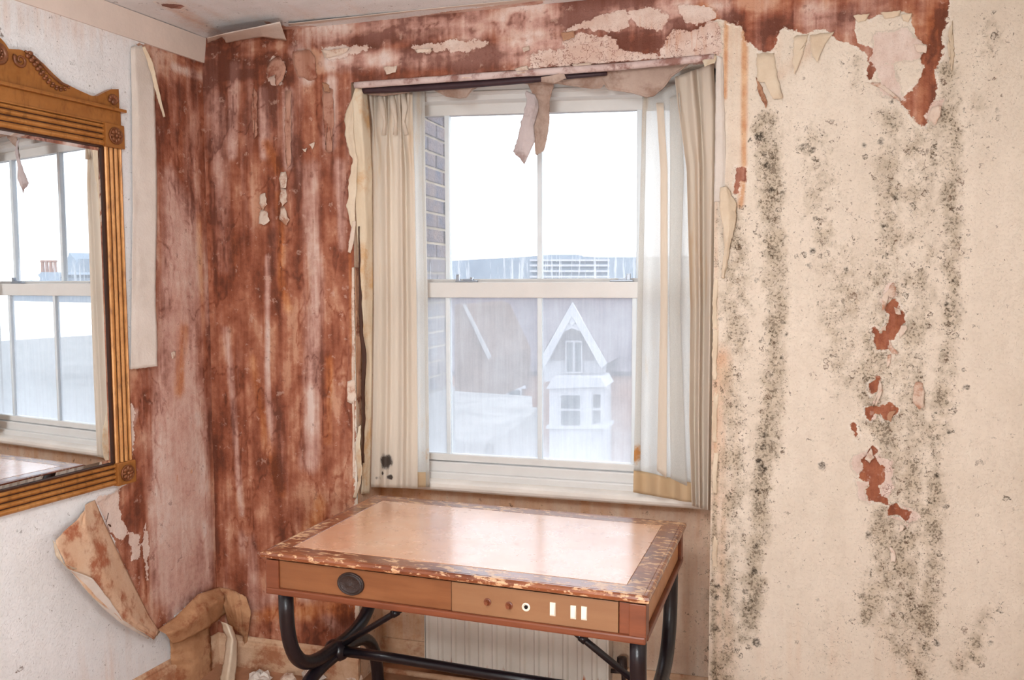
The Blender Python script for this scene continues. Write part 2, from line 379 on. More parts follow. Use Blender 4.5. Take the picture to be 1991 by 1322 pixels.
# --- window wall
xs = axis((XC - .04, 0.005), (XL, 0.008), (XR, 0.005), (0.80, 0.1), (2.2,)); zs = axis((0, 0.005), (ZH, 0.005), (ZC + .02,))
U, V = np.meshgrid(xs, zs, indexing='ij')
A = defaults(U)
topbare = [(1380, -60), (1847, -60), (1842, 40), (1838, 60), (1832, 100), (1822, 140), (1816, 190), (1810, 215), (1797, 243), (1785, 238), (1765, 215), (1750, 200), (1760, 188), (1785, 168), (1795, 135), (1790, 110), (1803, 88), (1780, 75), (1770, 45), (1773, 28), (1748, 22), (1705, 30), (1690, 42), (1665, 26), (1658, 60), (1672, 82), (1700, 95), (1705, 115), (1715, 120), (1700, 135), (1695, 150), (1690, 160), (1685, 135), (1690, 125), (1680, 105), (1665, 92), (1626, 75), (1606, 57), (1566, 65), (1540, 57), (1523, 52), (1511, 67), (1503, 98), (1483, 103), (1463, 90), (1447, 77), (1443, 50), (1400, 40), (1380, 43), (1380, 110), (1370, 120), (690, 165), (690, 1400), (300, 1400), (300, -60)]
holes = [
 [(1735, 579), (1745, 581), (1747, 595), (1738, 598), (1754, 609), (1764, 626), (1749, 640), (1738, 657), (1728, 659), (1726, 678), (1707, 678), (1698, 661), (1699, 640), (1714, 647), (1726, 626), (1728, 609), (1719, 598)],
 [(1688, 744), (1708, 734), (1709, 762), (1693, 768)],
 [(1683, 793), (1728, 784), (1745, 796), (1730, 818), (1722, 822), (1712, 808), (1700, 800), (1690, 818), (1682, 805)],
 [(1656, 823), (1664, 822), (1666, 840), (1671, 856), (1662, 856), (1657, 840)],
 [(1696, 867), (1704, 876), (1698, 886), (1708, 902), (1721, 909), (1719, 933), (1710, 944), (1710, 963), (1724, 970), (1728, 982), (1705, 974), (1689, 972), (1682, 951), (1691, 944), (1689, 937), (1665, 931), (1680, 912), (1675, 895), (1687, 884)],
 [(1729, 987), (1743, 977), (1752, 989), (1770, 996), (1762, 1016), (1750, 1002), (1728, 1001)],
 [(1430, 325), (1450, 330), (1452, 355), (1438, 350), (1436, 380), (1428, 375)],
]
sb = sdpoly(P2(Wu, topbare), U, V)
for h in holes:
    d = sdpoly(P2(Wu, h), U, V); sb = np.maximum(sb, d + 0.001)
A['bare'] = np.clip(sb, -0.2, 0.2)
# amplitude of raggedness is constant in the shader: keep small holes from vanishing
whites = [
 [(1028, 106), (1099, 95), (1090, 71), (1130, 62), (1201, 75), (1205, 93), (1250, 106), (1267, 102), (1285, 110), (1294, 80), (1311, 57), (1355, 57), (1378, 40), (1400, 40), (1400, 112), (1370, 110), (1160, 122), (1028, 134)],
 [(1660, 886), (1690, 880), (1737, 898), (1737, 945), (1725, 968), (1690, 977), (1668, 970), (1666, 920), (1655, 900)],
 [(1722, 552), (1740, 545), (1746, 580), (1730, 600), (1712, 610), (1716, 570)],
 [(1700, 760), (1714, 758), (1708, 800), (1698, 815), (1690, 800)], [(1728, 985), (1745, 976), (1785, 1003), (1765, 1022), (1728, 1004)],
 [(1690, 120), (1700, 70), (1760, 55), (1790, 80), (1790, 110), (1760, 120), (1710, 128)], [(1708, 130), (1740, 118), (1745, 160), (1752, 192), (1735, 192), (1712, 178)],
 [(1800, 225), (1812, 200), (1832, 195), (1830, 225), (1815, 240)],
 [(520, 150), (530, 112), (552, 118), (556, 140), (545, 160), (532, 168)],
 [(625, 92), (690, 86), (740, 92), (700, 104), (640, 112)], [(800, 92), (880, 78), (960, 78), (940, 96), (820, 102)], [(1100, 60), (1160, 30), (1215, 20), (1225, 55), (1205, 62), (1130, 58)],
 [(1225, 22), (1260, 15), (1300, 30), (1290, 60), (1240, 55)], [(1320, 15), (1352, 12), (1395, 20), (1392, 36), (1350, 50), (1330, 40)],
]
sw = np.full(U.shape, -1.0)
for p in whites: sw = np.maximum(sw, sdpoly(P2(Wu, p), U, V))
hb = sdpoly(P2(Wu, holes[0]), U, V)
for h in holes[1:6]: hb = np.maximum(hb, sdpoly(P2(Wu, h), U, V))
sw = np.where(hb > -0.004, np.minimum(sw, -hb - 0.012), sw)
A['white'] = np.clip(sw, -0.2, 0.03)
def S(pts, r, soft=1.0): return stroke(P2(Wu, pts), U, V, r, soft)
mx = np.maximum
md = 0.62 * S([(1425, 430), (1430, 700), (1420, 1000), (1410, 1322)], 0.075)
md = mx(md, 0.86 * S([(1490, 240), (1500, 420), (1510, 620), (1500, 760), (1490, 900), (1475, 1000), (1465, 1150), (1450, 1240)], 0.052))
md = mx(md, 0.85 * S([(1475, 250), (1490, 300)], 0.035)); md = mx(md, 0.75 * S([(1555, 290), (1575, 295)], 0.022))
md = mx(md, 0.95 * S([(1392, 900), (1388, 1100), (1390, 1322)], 0.018))
md = mx(md, 0.66 * S([(1735, 230), (1740, 420), (1715, 600), (1690, 760), (1740, 900), (1720, 1080), (1690, 1200)], 0.07))
md = mx(md, 0.74 * S([(1845, 140), (1850, 430), (1848, 650), (1830, 760), (1815, 900), (1810, 1040), (1805, 1170), (1790, 1322)], 0.05))
md = mx(md, 0.60 * S([(1790, 260), (1790, 500), (1775, 750), (1775, 1000), (1745, 1260)], 0.10))
md = mx(md, 0.45 * S([(1590, 280), (1600, 420), (1640, 600), (1640, 740)], 0.10)); md = mx(md, 0.42 * S([(1930, 1180), (1870, 1290)], 0.05))
md = mx(md, 0.55 * S([(1880, 1270), (1900, 1280)], 0.03)); md = mx(md, 0.35 * S([(1600, 1200), (1620, 1290)], 0.05))
md = mx(md, 0.45 * S([(1660, 110), (1660, 160)], 0.05)); md = mx(md, 0.35 * S([(1930, 60), (1900, 180), (1900, 260)], 0.06))
md = md * (0.55 + 0.75 * fbm(U * 9, V * 6, 3)) 
A['mould'] = np.where(U > XR - 0.02, np.clip(md, 0, 1), 0)
sp = np.full(U.shape, -1.0)
for x, y, r in [(1578, 489, 9), (1573, 515, 6), (1645, 524, 7), (1600, 905, 11), (1845, 840, 6), (1840, 985, 7), (1822, 925, 8), (1925, 1248, 7), (1890, 1278, 5), (1680, 282, 6), (1712, 274, 8), (1735, 245, 7), (1733, 200, 7), (1428, 607, 5), (1470, 545, 6), (1535, 280, 0), (1560, 285, 8), (1580, 292, 8), (1476, 265, 12), (1485, 300, 8), (1492, 322, 9), (1500, 370, 8), (1520, 375, 6), (1523, 626, 7), (1530, 650, 5), (1500, 730, 5), (1520, 695, 6), (1488, 848, 9), (1484, 870, 8), (1476, 895, 8), (1482, 910, 13), (1472, 955, 7), (1470, 1062, 9), (1466, 1110, 9), (1450, 1150, 8), (1457, 1165, 6), (1472, 1248, 12), (1735, 1030, 0), (1688, 1038, 8), (1590, 1165, 5), (1551, 1175, 3), (1533, 1140, 3), (1880, 752, 7), (1586, 425, 5), (1603, 1020, 0), (1740, 385, 8), (1718, 440, 7), (1840, 590, 6), (1852, 545, 6), (1865, 460, 5), (1820, 1250, 8), (1395, 1140, 9), (1392, 1160, 8), (1390, 1220, 10), (1432, 790, 5), (1400, 620, 6)]:
    if r: sp = mx(sp, r * 0.00062 * 2 - np.hypot(U - Wu(x, y)[0], V - Wu(x, y)[1]))
A['spot'] = np.clip(np.where(U > XR - 0.02, sp, -1), -0.1, 0.02)
stn = 0.75 * S([(1448, 60), (1447, 330), (1440, 400)], 0.013) + 0.6 * S([(1412, 40), (1410, 190)], 0.009) + 0.34 * S([(1425, 60), (1425, 420)], 0.07)
stn = mx(stn, 0.45 * S([(1400, 700), (1395, 1322)], 0.06)); stn = mx(stn, 0.34 * S([(1500, 60), (1500, 160), (1580, 90)], 0.04))
stn = mx(stn, 0.40 * S([(1392, 200), (1392, 1300)], 0.012)); stn = mx(stn, 0.5 * S([(1250, 70), (1370, 80)], 0.06)); stn = mx(stn, 0.16 * S([(1500, 1322), (1700, 1300)], 0.3))
A['stain'] = stn
mv = 0.04 + 0.75 * S([(455, 130), (450, 300)], 0.03) + 0.8 * S([(510, 180), (515, 300)], 0.028) + 0.75 * S([(560, 180), (560, 320)], 0.024) + 0.7 * S([(575, 100), (600, 150)], 0.035) + 0.75 * S([(645, 160), (640, 280)], 0.03)
mv = mx(mv, 0.62 * S([(600, 330), (610, 520), (610, 700), (600, 900)], 0.055)); mv = mx(mv, 0.6 * S([(520, 500), (520, 700), (525, 880)], 0.016)); mv = mx(mv, 0.55 * S([(660, 320), (665, 480)], 0.03))
mv = mx(mv, 0.4 * S([(430, 200), (440, 520)], 0.05)); mv = mx(mv, 0.55 * S([(440, 640), (470, 1000)], 0.02)); mv = mx(mv, 0.55 * S([(620, 60), (1020, 40), (1400, 20)], 0.07)); mv = mx(mv, 0.70 * S([(640, 120), (900, 110), (1100, 90)], 0.045))
mv = mx(mv, 0.55 * S([(480, 1050), (500, 1180), (560, 1130), (680, 1240)], 0.06)); mv = mx(mv, 0.35 * S([(1560, 30), (1640, 40)], 0.05))
A['mauve'] = np.clip(mv, 0, 1)
og = 0.75 * S([(545, 380), (545, 540), (560, 600)], 0.03) + 0.7 * S([(490, 700), (520, 850), (545, 960)], 0.04) + 0.6 * S([(640, 700), (640, 860)], 0.03); og = mx(og, 0.55 * S([(1800, 60), (1800, 220)], 0.1)); og = mx(og, 0.6 * S([(620, 980), (560, 1180)], 0.05))
og = mx(og, 0.65 * S([(520, 280), (540, 330)], 0.03)); og = mx(og, 0.75 * S([(1360, 20), (1420, 80)], 0.04)); og = mx(og, np.where(hb > -0.02, 0.7, 0)); og = mx(og, 0.6 * S([(680, 480), (690, 940)], 0.016))
og = mx(og, 0.6 * S([(690, 1180), (470, 1200)], 0.05))
A['orange'] = np.clip(og, 0, 1)
ck = 0.5 * S([(1640, 540), (1740, 1000)], 0.1) + 0.5 * S([(1430, 420), (1430, 760)], 0.08) + 0.9 * S([(1040, 100), (1380, 80)], 0.08); ck = mx(ck, 0.5 * S([(1745, 430), (1745, 1322)], 0.03))
A['crack'] = np.clip(ck, 0, 1)
# relief: paper stands proud of the bare plaster, the plaster is uneven
und = 0.004 * (fbm(U * 4, V * 3, 11) - 0.5) * (U > -9)
rough = 0.006 * (fbm(U * 28, V * 5, 17, 5) - 0.5) + 0.003 * (fbm(U * 60, V * 40, 23, 3) - 0.5)
isb = np.clip(A['bare'] / 0.004 + 0.5 + (fbm(U * 40, V * 40, 29) - .5) * 3, 0, 1)
hgt = und + isb * rough + (1 - isb) * (0.0028 + 0.0025 * (fbm(U * 8, V * 8, 31) - .5) * np.clip(A['mould'] * 2, 0, 1)) + 0.0018 * np.clip(A['white'] / 0.004 + .5, 0, 1)
# ragged roughness at the seam beside x = 1740
seam = S([(1738, 200), (1742, 560), (1735, 800), (1728, 1000), (1722, 1322)], 0.006); hgt = hgt + 0.0025 * seam * (U > Wu(1738, 500)[0])
# vertical hump where the lining bulges on the left panel
Pw = np.stack([U, YW - hgt, V], -1)
cu = (U[:-1, :-1] + U[1:, 1:]) / 2; cv = (V[:-1, :-1] + V[1:, 1:]) / 2
keep = ~((cu > XL) & (cu < XR) & (cv < ZH))
A = finish(A, U, V, 0)
A['mauve'] = A['mauve'] + .22 * np.clip((V - 1.7) / .4, 0, 1)
A['fa'] = np.clip(A['fa'] - .10 * np.clip((V - 1.9) / .3, 0, 1), .05, .95)
A['mauve'] = np.where(hb > -.02, -.6, A['mauve']); A['orange'] = np.where(hb > -.02, .35, A['orange']); A['fa'] = np.where(hb > -.02, .40 + .4 * (A['fa'] - .5), A['fa'])
wall_back = tag(grid_obj('wall_back', Pw, M['wall'], keep=keep, attrs=A), kind='structure')

# --- sides, head and back of the window recess (parts of the window wall)
def patch(name, O, Ua, Va, nu, nv, parent, rgh=0.003, **kw):
    u, v = np.meshgrid(np.linspace(0, 1, nu), np.linspace(0, 1, nv), indexing='ij')
    Ua = np.array(Ua, float); Va = np.array(Va, float); N = np.cross(Ua, Va); N /= np.linalg.norm(N)
    lu, lv = np.linalg.norm(Ua), np.linalg.norm(Va)
    P = np.array(O, float) + u[..., None] * Ua + v[..., None] * Va + N * ((fbm(u * lu * 20, v * lv * 20, 5) - .5) * rgh)[..., None]
    a = defaults(u); 
    for k, w in kw.items(): a[k] = w(u, v) if callable(w) else a[k] * 0 + w
    a = finish(a, u * lu if Ua[2] == 0 else u, v * lv, 14)
    return grid_obj(name, P, M['wall'], parent, attrs=a)
patch('left_reveal', (XL, YW, 0), (0, RD + .06, 0), (0, 0, ZH), 12, 200, wall_back, stain=lambda u, v: 0.45 + 0.2 * fbm(u * 3, v * 9, 3))
patch('right_reveal', (XR, YW + RD + .06, 0), (0, -RD - .06, 0), (0, 0, ZH), 12, 200, wall_back, stain=0.5)
patch('soffit', (XL, YW, ZH), (XR - XL, 0, 0), (0, RD + .06, 0), 120, 16, wall_back, bare=lambda u, v: 0.05 - v * 0.12 + 0 * u, mauve=0.6, pale=0.2)
patch('apron_panel', (XL, YW + RD, 0), (XR - XL, 0, 0), (0, 0, 0.78), 130, 80, wall_back, bare=lambda u, v: -0.03 + 0.0 * u + 0.03 * (v < .75) * 0, stain=lambda u, v: 0.42 + 0.3 * (1 - u), orange=0.4, mould=lambda u, v: 0.5 * np.clip((u - .93) * 12, 0, 1), crack=0.3)

# --- left wall
ss = axis((-.03, 0.005), (0.98, 0.1), (5.0,)); zs2 = axis((0, 0.005), (ZC + .02,))
U, V = np.meshgrid(ss, zs2, indexing='ij'); A = defaults(U, pale=0.9)
lb = [(262, 85), (400, 118), (400, 60), (436, 1400), (432, 1163), (392, 1150), (312, 1222), (300, 1240), (185, 975), (240, 945), (258, 940), (250, 717), (303, 712), (300, 130), (275, 95)]
lb = [(262, 85), (396, 100), (470, 60), (490, 1400), (415, 1400), (400, 1240), (392, 1150), (312, 1222), (300, 1240), (190, 978), (240, 945), (250, 940), (240, 717), (296, 712), (294, 130), (275, 95)]
A['bare'] = np.clip(sdpoly(P2(Ls, lb), U, V), -.2, .2)
def S(pts, r, soft=1.0): return stroke(P2(Ls, pts), U, V, r, soft)
pk = sdpoly(P2(Ls, [(330, 340), (372, 420), (380, 700), (405, 1130), (340, 1200), (310, 1150), (305, 1000), (318, 700), (330, 450)]), U, V)
mv = np.clip(0.75 + pk * 11, 0.22, 1.5); mv = mx(mv, 0.8 * S([(320, 720), (320, 820)], .05)); mv = mx(mv, .6 * S([(340, 130), (390, 150)], .03)); mv = mx(mv, 0.7 * S([(265, 800), (240, 900)], 0.02))
A['mauve'] = mv
A['orange'] = np.clip(0.6 * S([(360, 640), (350, 760)], .04) + .75 * S([(372, 915), (372, 918)], .012) + .7 * S([(345, 925), (345, 935)], .012) + .4 * S([(385, 420), (400, 700)], .03), 0, 1)
A['stain'] = 0.28 * S([(0, 20), (260, 70)], .1) + 0.2 * S([(280, 200), (262, 700)], .05) + 0.22 * S([(200, 1320), (330, 1300)], .25)
wp = [[(185, 975), (232, 948), (236, 990), (246, 1040), (236, 1060), (222, 1040)], [(250, 1035), (270, 1045), (272, 1085), (255, 1090)], [(255, 780), (262, 800), (258, 900), (250, 900)], [(283, 1010), (290, 1060), (286, 1130), (279, 1060)]]
sw = np.full(U.shape, -1.0)
for p in wp: sw = mx(sw, sdpoly(P2(Ls, p), U, V))
A['white'] = np.clip(sw, -.2, .05)
isb = np.clip(A['bare'] / 0.004 + .5, 0, 1)
hgt = 0.003 * (fbm(U * 4, V * 3, 11) - .5) + isb * (0.005 * (fbm(U * 26, V * 6, 41, 5) - .5)) + (1 - isb) * 0.003
Pl = LO + LD * U[..., None] + LN * hgt[..., None] + np.array([0, 0, 1.0]) * V[..., None]
A = finish(A, U, V, 9)
kp = np.clip(pk * 24, 0, 1); A['fa'] = np.clip((A['fa'] - .5) * (1 - .6 * kp) + .55 + .03 * kp, 0, .95); A['mauve'] = A['mauve'] + .35 * kp
wall_left = tag(grid_obj('wall_left', Pl, M['wall'], attrs=A), kind='structure')

# --- ceiling
cxs = axis((-2.7, 0.02), (0.6, 0.1), (2.2,)); cys = axis((-2.0, 0.1), (1.2, 0.012), (YW,))
U, V = np.meshgrid(cxs, cys, indexing='ij'); A = defaults(U, pale=1.0)
def Cz(px, py): p = Hz(px, py, ZC); return float(p[0]), float(p[1])
sbn = np.full(U.shape, -1.0)
for p in [[(290, -4), (320, 4), (368, 10), (360, 20), (330, 18), (300, 8)], [(480, 30), (560, 50), (640, 48), (600, 62), (560, 72)], [(560, 62), (800, 38), (1060, 10), (1060, -4), (800, 30)]]: sbn = mx(sbn, sdpoly(P2(Cz, p), U, V))
A['bare'] = np.clip(sbn - 0.012, -.2, .2); A['stain'] = 0.16 * stroke(P2(Cz, [(250, -20), (420, 40), (700, 30)]), U, V, .2) + .3 * stroke(P2(Cz, [(340, 10), (400, 60)]), U, V, .06)
A['mauve'] = A['mauve'] + .6; A['crack'] = 0.5 * stroke(P2(Cz, [(440, -10), (540, 40)]), U, V, .05)
Pc = np.stack([U, V, ZC + 0.004 * (fbm(U * 9, V * 9, 13) - .5)], -1)
A = finish(A, U, V, 5)
ceiling = tag(grid_obj('ceiling', Pc[:, ::-1], M['wall'], attrs={k: a[:, ::-1] for k, a in A.items()}), kind='structure')
# --- rest of the room
M['outer'] = plain('outer_masonry', rgb(170, 160, 150), 0.9, 0.1)
mb = MB(); mb.box((-2.7, YW + .03, -.3), (XL - .006, YW + .34, 2.8)); mb.box((XR + .006, YW + .03, -.3), (2.4, YW + .34, 2.8)); mb.box((XL - .006, YW + .03, ZH + .008), (XR + .006, YW + .34, 2.8)); mb.box((XL - .006, YW + RD + .012, -.3), (XR + .006, YW + .34, .772))
mb.box((-2.8, -2.1, ZC + .012), (2.4, YW + .03, 2.8)); tag(mb.build('wall_outer', M['outer']), kind='structure')
M['floor'] = plain('floor_boards', rgb(176, 128, 98), 0.8, 0.2, 0.25, 9, 0.4)
M['room'] = plain('far_wall_paper', rgb(232, 224, 214), 0.8, 0.2, 0.04, 6)
fl = MB(); fl.box((-2.8, -2.05, -0.06), (2.3, YW + RD, 0.0)); tag(fl.build('floor', M['floor']), kind='structure')
MB().box((2.2, -2.05, 0), (2.26, YW, ZC)).build('wall_right', M['room'])['kind'] = 'structure'
MB().box((-2.8, -2.06, 0), (2.26, -2.0, ZC)).build('wall_front', M['room'])['kind'] = 'structure'

# --- frieze board along the left wall and the skirtings
M['gloss_pink'] = plain('painted_wood_dirty', rgb(222, 204, 192), 0.5, 0.4, 0.06, 7, 0.2, 60)
M['skirt'] = paper_mat('dirty_skirting_paint', [(0.3, rgb(190, 146, 112)), (0.7, rgb(222, 188, 158))], rgb(166, 106, 74), 10, 0.0, 0.55)
zl = 2.405
fb = MB(); prof = [(0.0, zl), (0.010, zl), (0.022, ZC - .002), (0.0, ZC - .002)]
fb.profile(prof, -0.006, 4.9, lambda a, b, t: lw(t, b, a)); tag(fb.build('trim_1', M['gloss_pink']), kind='structure')
sk = [(0, 0), (0.018, 0), (0.018, 0.085), (0.014, 0.098), (0.010, 0.104), (0.010, 0.112), (0.004, 0.122), (0, 0.124)]
MB().profile(sk, XC, XL, lambda a, b, t: (t, YW - a - .003, b)).build('baseboard_back', M['skirt'])['kind'] = 'structure'
MB().profile(sk, 0.0, 4.9, lambda a, b, t: lw(t, b, a + .003)).build('baseboard_left', M['skirt'])['kind'] = 'structure'
MB().profile(sk, XL, XR, lambda a, b, t: (t, YW + RD - a - .003, b * .8)).build('baseboard_recess', M['skirt'])['kind'] = 'structure'

# ------------------------------------------------------------------ generic sheets of peeling paper
def resample(pts, n):
    pts = np.array(pts, float); d = np.r_[0, np.cumsum(np.linalg.norm(np.diff(pts, axis=0), axis=1))]; t = np.linspace(0, d[-1], n)
    return np.stack([np.interp(t, d, pts[:, k]) for k in range(pts.shape[1])], -1)
def sheet(name, rails, fn, mat, nu=14, nv=60, parent=None, rag=(0, 0), ragtop=(0, 0), wob=0.003, seed=1, bulge=0.0, label=None, cat='wallpaper', origin=True, solid=0.0008, group=None, wfreq=1.0):
    """rails: two or more lines of (px, py, off); the sheet runs from the first to the last; fn(px, py, off) -> point."""
    R_ = np.stack([resample(r, nv) for r in rails])                       # (k, nv, 3)
    k = len(rails); u = np.linspace(0, k - 1, nu); i = np.clip(u.astype(int), 0, k - 2); f = (u - i)[:, None, None]
    G = R_[i] * (1 - f) + R_[i + 1] * f                                  # (nu, nv, 3)
    uu = np.linspace(0, 1, nu)[:, None]; vv = np.linspace(0, 1, nv)[None, :]
    n1 = (fbm(vv * 14 + 0 * uu, 3.3 + 0 * vv * uu, seed) - .5) * 2; n2 = (fbm(vv * 17 + 0 * uu, 9.7 + 0 * vv * uu, seed + 5) - .5) * 2
    G[..., 0] += rag[0] * n1 * (1 - uu) ** 2 + rag[1] * n2 * uu ** 2
    n3 = (fbm(uu * 13 + 0 * vv, 1.3 + 0 * vv * uu, seed + 9) - .5) * 2
    G[..., 1] += ragtop[0] * n3 * (1 - vv) ** 3 + ragtop[1] * n3 * vv ** 3
    G[..., 2] += bulge * np.sin(pi * uu) + wob * (fbm(uu * 3 * wfreq + seed, vv * 9 * wfreq, seed + 2) - .5) * 2
    P = np.array([[fn(*G[a, b]) for b in range(nv)] for a in range(nu)])
    org = P.reshape(-1, 3).mean(0) if (origin and parent is None) else (0, 0, 0)
    if parent is not None and parent.type == 'EMPTY': org = np.array(parent.location)
    o = grid_obj(name, P, mat, parent, solid=solid, origin=(0, 0, 0) if parent is not None else org)
    if parent is not None and parent.type == 'EMPTY':
        o.location = -np.array(parent.location)
    if label: tag(o, label, cat, group)
    return o
def flake(name, pts, fn, mat, parent=None, lift=0.012, dirn=(0, 1), base=-0.003, seed=0, jag=1.2, sgn=-1.0, label=None, cat='wallpaper', thick=0.0012):
    """a curled scrap: outline in photo pixels, lifted towards dirn."""
    P_ = []
    n = len(pts)
    for i in range(n):
        a = np.array(pts[i], float); b = np.array(pts[(i + 1) % n], float); m = max(1, int(np.linalg.norm(b - a) / 5))
        for j in range(m):
            p = a + (b - a) * j / m; q = random.Random(seed * 977 + i * 31 + j)
            P_.append(p + np.array([q.uniform(-jag, jag), q.uniform(-jag, jag)]))
    P_ = np.array(P_); c = P_.mean(0); dv = np.array(dirn, float); dv /= np.linalg.norm(dv)
    s_ = (P_ - c) @ dv; s0, s1 = s_.min(), s_.max()
    mb = MB(); V_ = []
    for ring, t in enumerate((1.0, 0.66, 0.33)):
        for p in P_:
            q = c + (p - c) * t; w = ((q - c) @ dv - s0) / (s1 - s0 + 1e-9)
            V_.append(fn(q[0], q[1], base + sgn * lift * w ** 1.6))
    w = (0 - s0) / (s1 - s0 + 1e-9); V_.append(fn(c[0], c[1], base + sgn * lift * w ** 1.6)); N_ = len(P_)
    F_ = []
    for r in range(2):
        for i in range(N_): F_.append((r * N_ + i, r * N_ + (i + 1) % N_, (r + 1) * N_ + (i + 1) % N_, (r + 1) * N_ + i))
    for i in range(N_): F_.append((2 * N_ + i, 2 * N_ + (i + 1) % N_, 3 * N_))
    mb.add(V_, F_); o = mb.build(name, mat, parent, smooth=True, solid=thick)
    if label: tag(o, label, cat)
    return o
def Lr(px, py, off): return L(px, py, off)

# ------------------------------------------------------------------ the sash window
def streak_glass(name, haze, base):
    n = NT(name); co = n.co
    st = n.noise(n.mapv(co, (1, 1, 0.06)), 55, 5, 0.65); bl = n.noise(co, 7, 4, 0.6); fi = n.noise(co, 160, 3, 0.7)
    z = n.sepz(co, 2)
    if haze == 'low':
        edge = n.add(n.rng(z, 0.86, 1.1, 0.20, 0.0), n.rng(n.sepz(co, 0), -1.17, -1.20, 0.0, 0.12))
        f = n.add(n.add(base, edge), n.add(n.mul(n.sub(st, 0.5), 0.32), n.mul(n.sub(bl, 0.5), 0.28)))
    else:
        low = n.rng(z, 1.60, 1.72, 1.0, 0.0)
        runs = n.mul(low, n.rng(st, 0.50, 0.62, 0.0, 0.55))
        f = n.add(n.add(n.add(base, n.rng(n.sepz(co, 0), -1.18, -1.21, 0.0, 0.10)), n.mul(low, 0.14)), n.add(runs, n.mul(n.sub(bl, 0.5), 0.12)))
    f = n.add(f, n.mul(n.sub(fi, 0.5), 0.08))
    f = n.rng(f, 0.0, 1.0, 0.0, 1.0, smooth=False)
    tr = n.nd('ShaderNodeBsdfTransparent'); tr.inputs['Color'].default_value = (0.70, 0.72, 0.75, 1)
    tl = n.nd('ShaderNodeBsdfTranslucent'); tl.inputs['Color'].default_value = (0.46, 0.49, 0.54, 1)
    df = n.nd('ShaderNodeBsdfDiffuse'); df.inputs['Color'].default_value = (0.8, 0.82, 0.85, 1)
    gl = n.nd('ShaderNodeBsdfGlossy'); gl.inputs['Roughness'].default_value = 0.03
    hz = n.mixs(0.25, tl.outputs[0], df.outputs[0]); s1 = n.mixs(f, tr.outputs[0], hz)
    return n.done(n.mixs(0.05, s1, gl.outputs[0]))
M['glass_low'] = streak_glass('fogged_glass', 'low', 0.52)
M['glass_up'] = streak_glass('window_glass', 'up', 0.14)
M['sash'] = plain('sash_paint_white', rgb(222, 218, 214), 0.35, 0.5, 0.04, 8, 0.08, 300)
M['sill'] = plain('sill_paint_worn', rgb(232, 222, 212), 0.4, 0.45, 0.10, 6, 0.15, 90)
M['bar'] = plain('bar_paint_grey', rgb(222, 228, 232), 0.4, 0.5, 0.05, 8)
M['chrome'] = plain('latch_metal', rgb(170, 176, 186), 0.3, 0.5, 0.1, 30, metal=0.8)
window_1 = empty('window_1', (0, 0, 0), kind='structure')
YS, YU = YW + 0.20, YW + 0.245                    # inner faces of the lower and the upper sash
def ztop(x): return 2.225 - 0.030 * (x + 1.25)     # the old head sags to the right
def slope_box(mb, x0, x1, y0, y1, f0, f1):
    p = [(x0, y0, f0(x0)), (x1, y0, f0(x1)), (x1, y1, f0(x1)), (x0, y1, f0(x0)), (x0, y0, f1(x0)), (x1, y0, f1(x1)), (x1, y1, f1(x1)), (x0, y1, f1(x0))]
    mb.add(p, [(0, 3, 2, 1), (4, 5, 6, 7), (0, 1, 5, 4), (1, 2, 6, 5), (2, 3, 7, 6), (3, 0, 4, 7)])
# head: three stepped mouldings
mb = MB(); slope_box(mb, XL, XR, YW + .175, YW + .30, lambda x: ztop(x) + .012, lambda x: ZH)
slope_box(mb, XL, XR, YW + .165, YW + .18, lambda x: ztop(x) + .030, lambda x: ztop(x) + .042)
mb.build('frame_head', M['sash'], window_1)
for nm, x0, x1 in (('frame_jamb', XL, XL + .045), ('frame_jamb', XR - .045, XR)):
    MB().bbox((x0, YW + .175, 0.78), (x1, YW + .30, ZH), .003).build(nm, M['sash'], window_1)
mb = MB(); mb.bbox((XL, YW + .185, .775), (XR, YW + .30, .842), .004); mb.bbox((XL, YW + .165, .772), (XR, YW + .19, .806), .006); mb.build('frame_sill', M['sash'], window_1)
# sill board with a rounded nose
mb = MB(); prof = [(0.200, .790), (0.140, .774), (0.132, .768), (0.130, .756), (0.132, .746), (0.139, .739), (0.200, .739)]
mb.profile(prof, XL + .002, XR - .002, lambda a, b, t: (t, YW + a, b)); sill = mb.build('sill_board', M['sill'], window_1)
BX_L = (-1.182, -0.811, -0.452); BX_U = (-1.196, -0.822, -0.444)
x0s, x1s = XL + .045, XR - .045
lower = MB(); lower.bbox((x0s, YS, .845), (x1s, YS + .035, .872), .004); lower.bbox((x0s, YS, .845), (x0s + .04, YS + .035, 1.55), .003); lower.bbox((x1s - .04, YS, .845), (x1s, YS + .035, 1.55), .003)
lower_sash = lower.build('lower_sash', M['sash'], window_1)
mb = MB(); mb.bbox((x0s, YS - .004, 1.488), (x1s, YS + .04, 1.547), .003); mb.build('meeting_rail', M['sash'], lower_sash)
up = MB(); slope_box(up, x0s, x1s, YU, YU + .035, lambda x: ztop(x) - .028, lambda x: ztop(x) + .012)
up.bbox((x0s, YU, 1.52), (x0s + .035, YU + .035, 2.21), .003); up.bbox((x1s - .035, YU, 1.52), (x1s, YU + .035, 2.18), .003); up.bbox((x0s, YU, 1.512), (x1s, YU + .035, 1.560), .003)
upper_sash = up.build('upper_sash', M['sash'], window_1)
for x in BX_L: MB().bbox((x - .0095, YS + .006, .868), (x + .0095, YS + .03, 1.492), .004).build('glazing_bar', M['bar'], lower_sash)
for x in BX_U: MB().bbox((x - .0100, YU + .004, 1.556), (x + .0100, YU + .03, ztop(x) - .02), .004).build('glazing_bar', M['bar'], upper_sash)
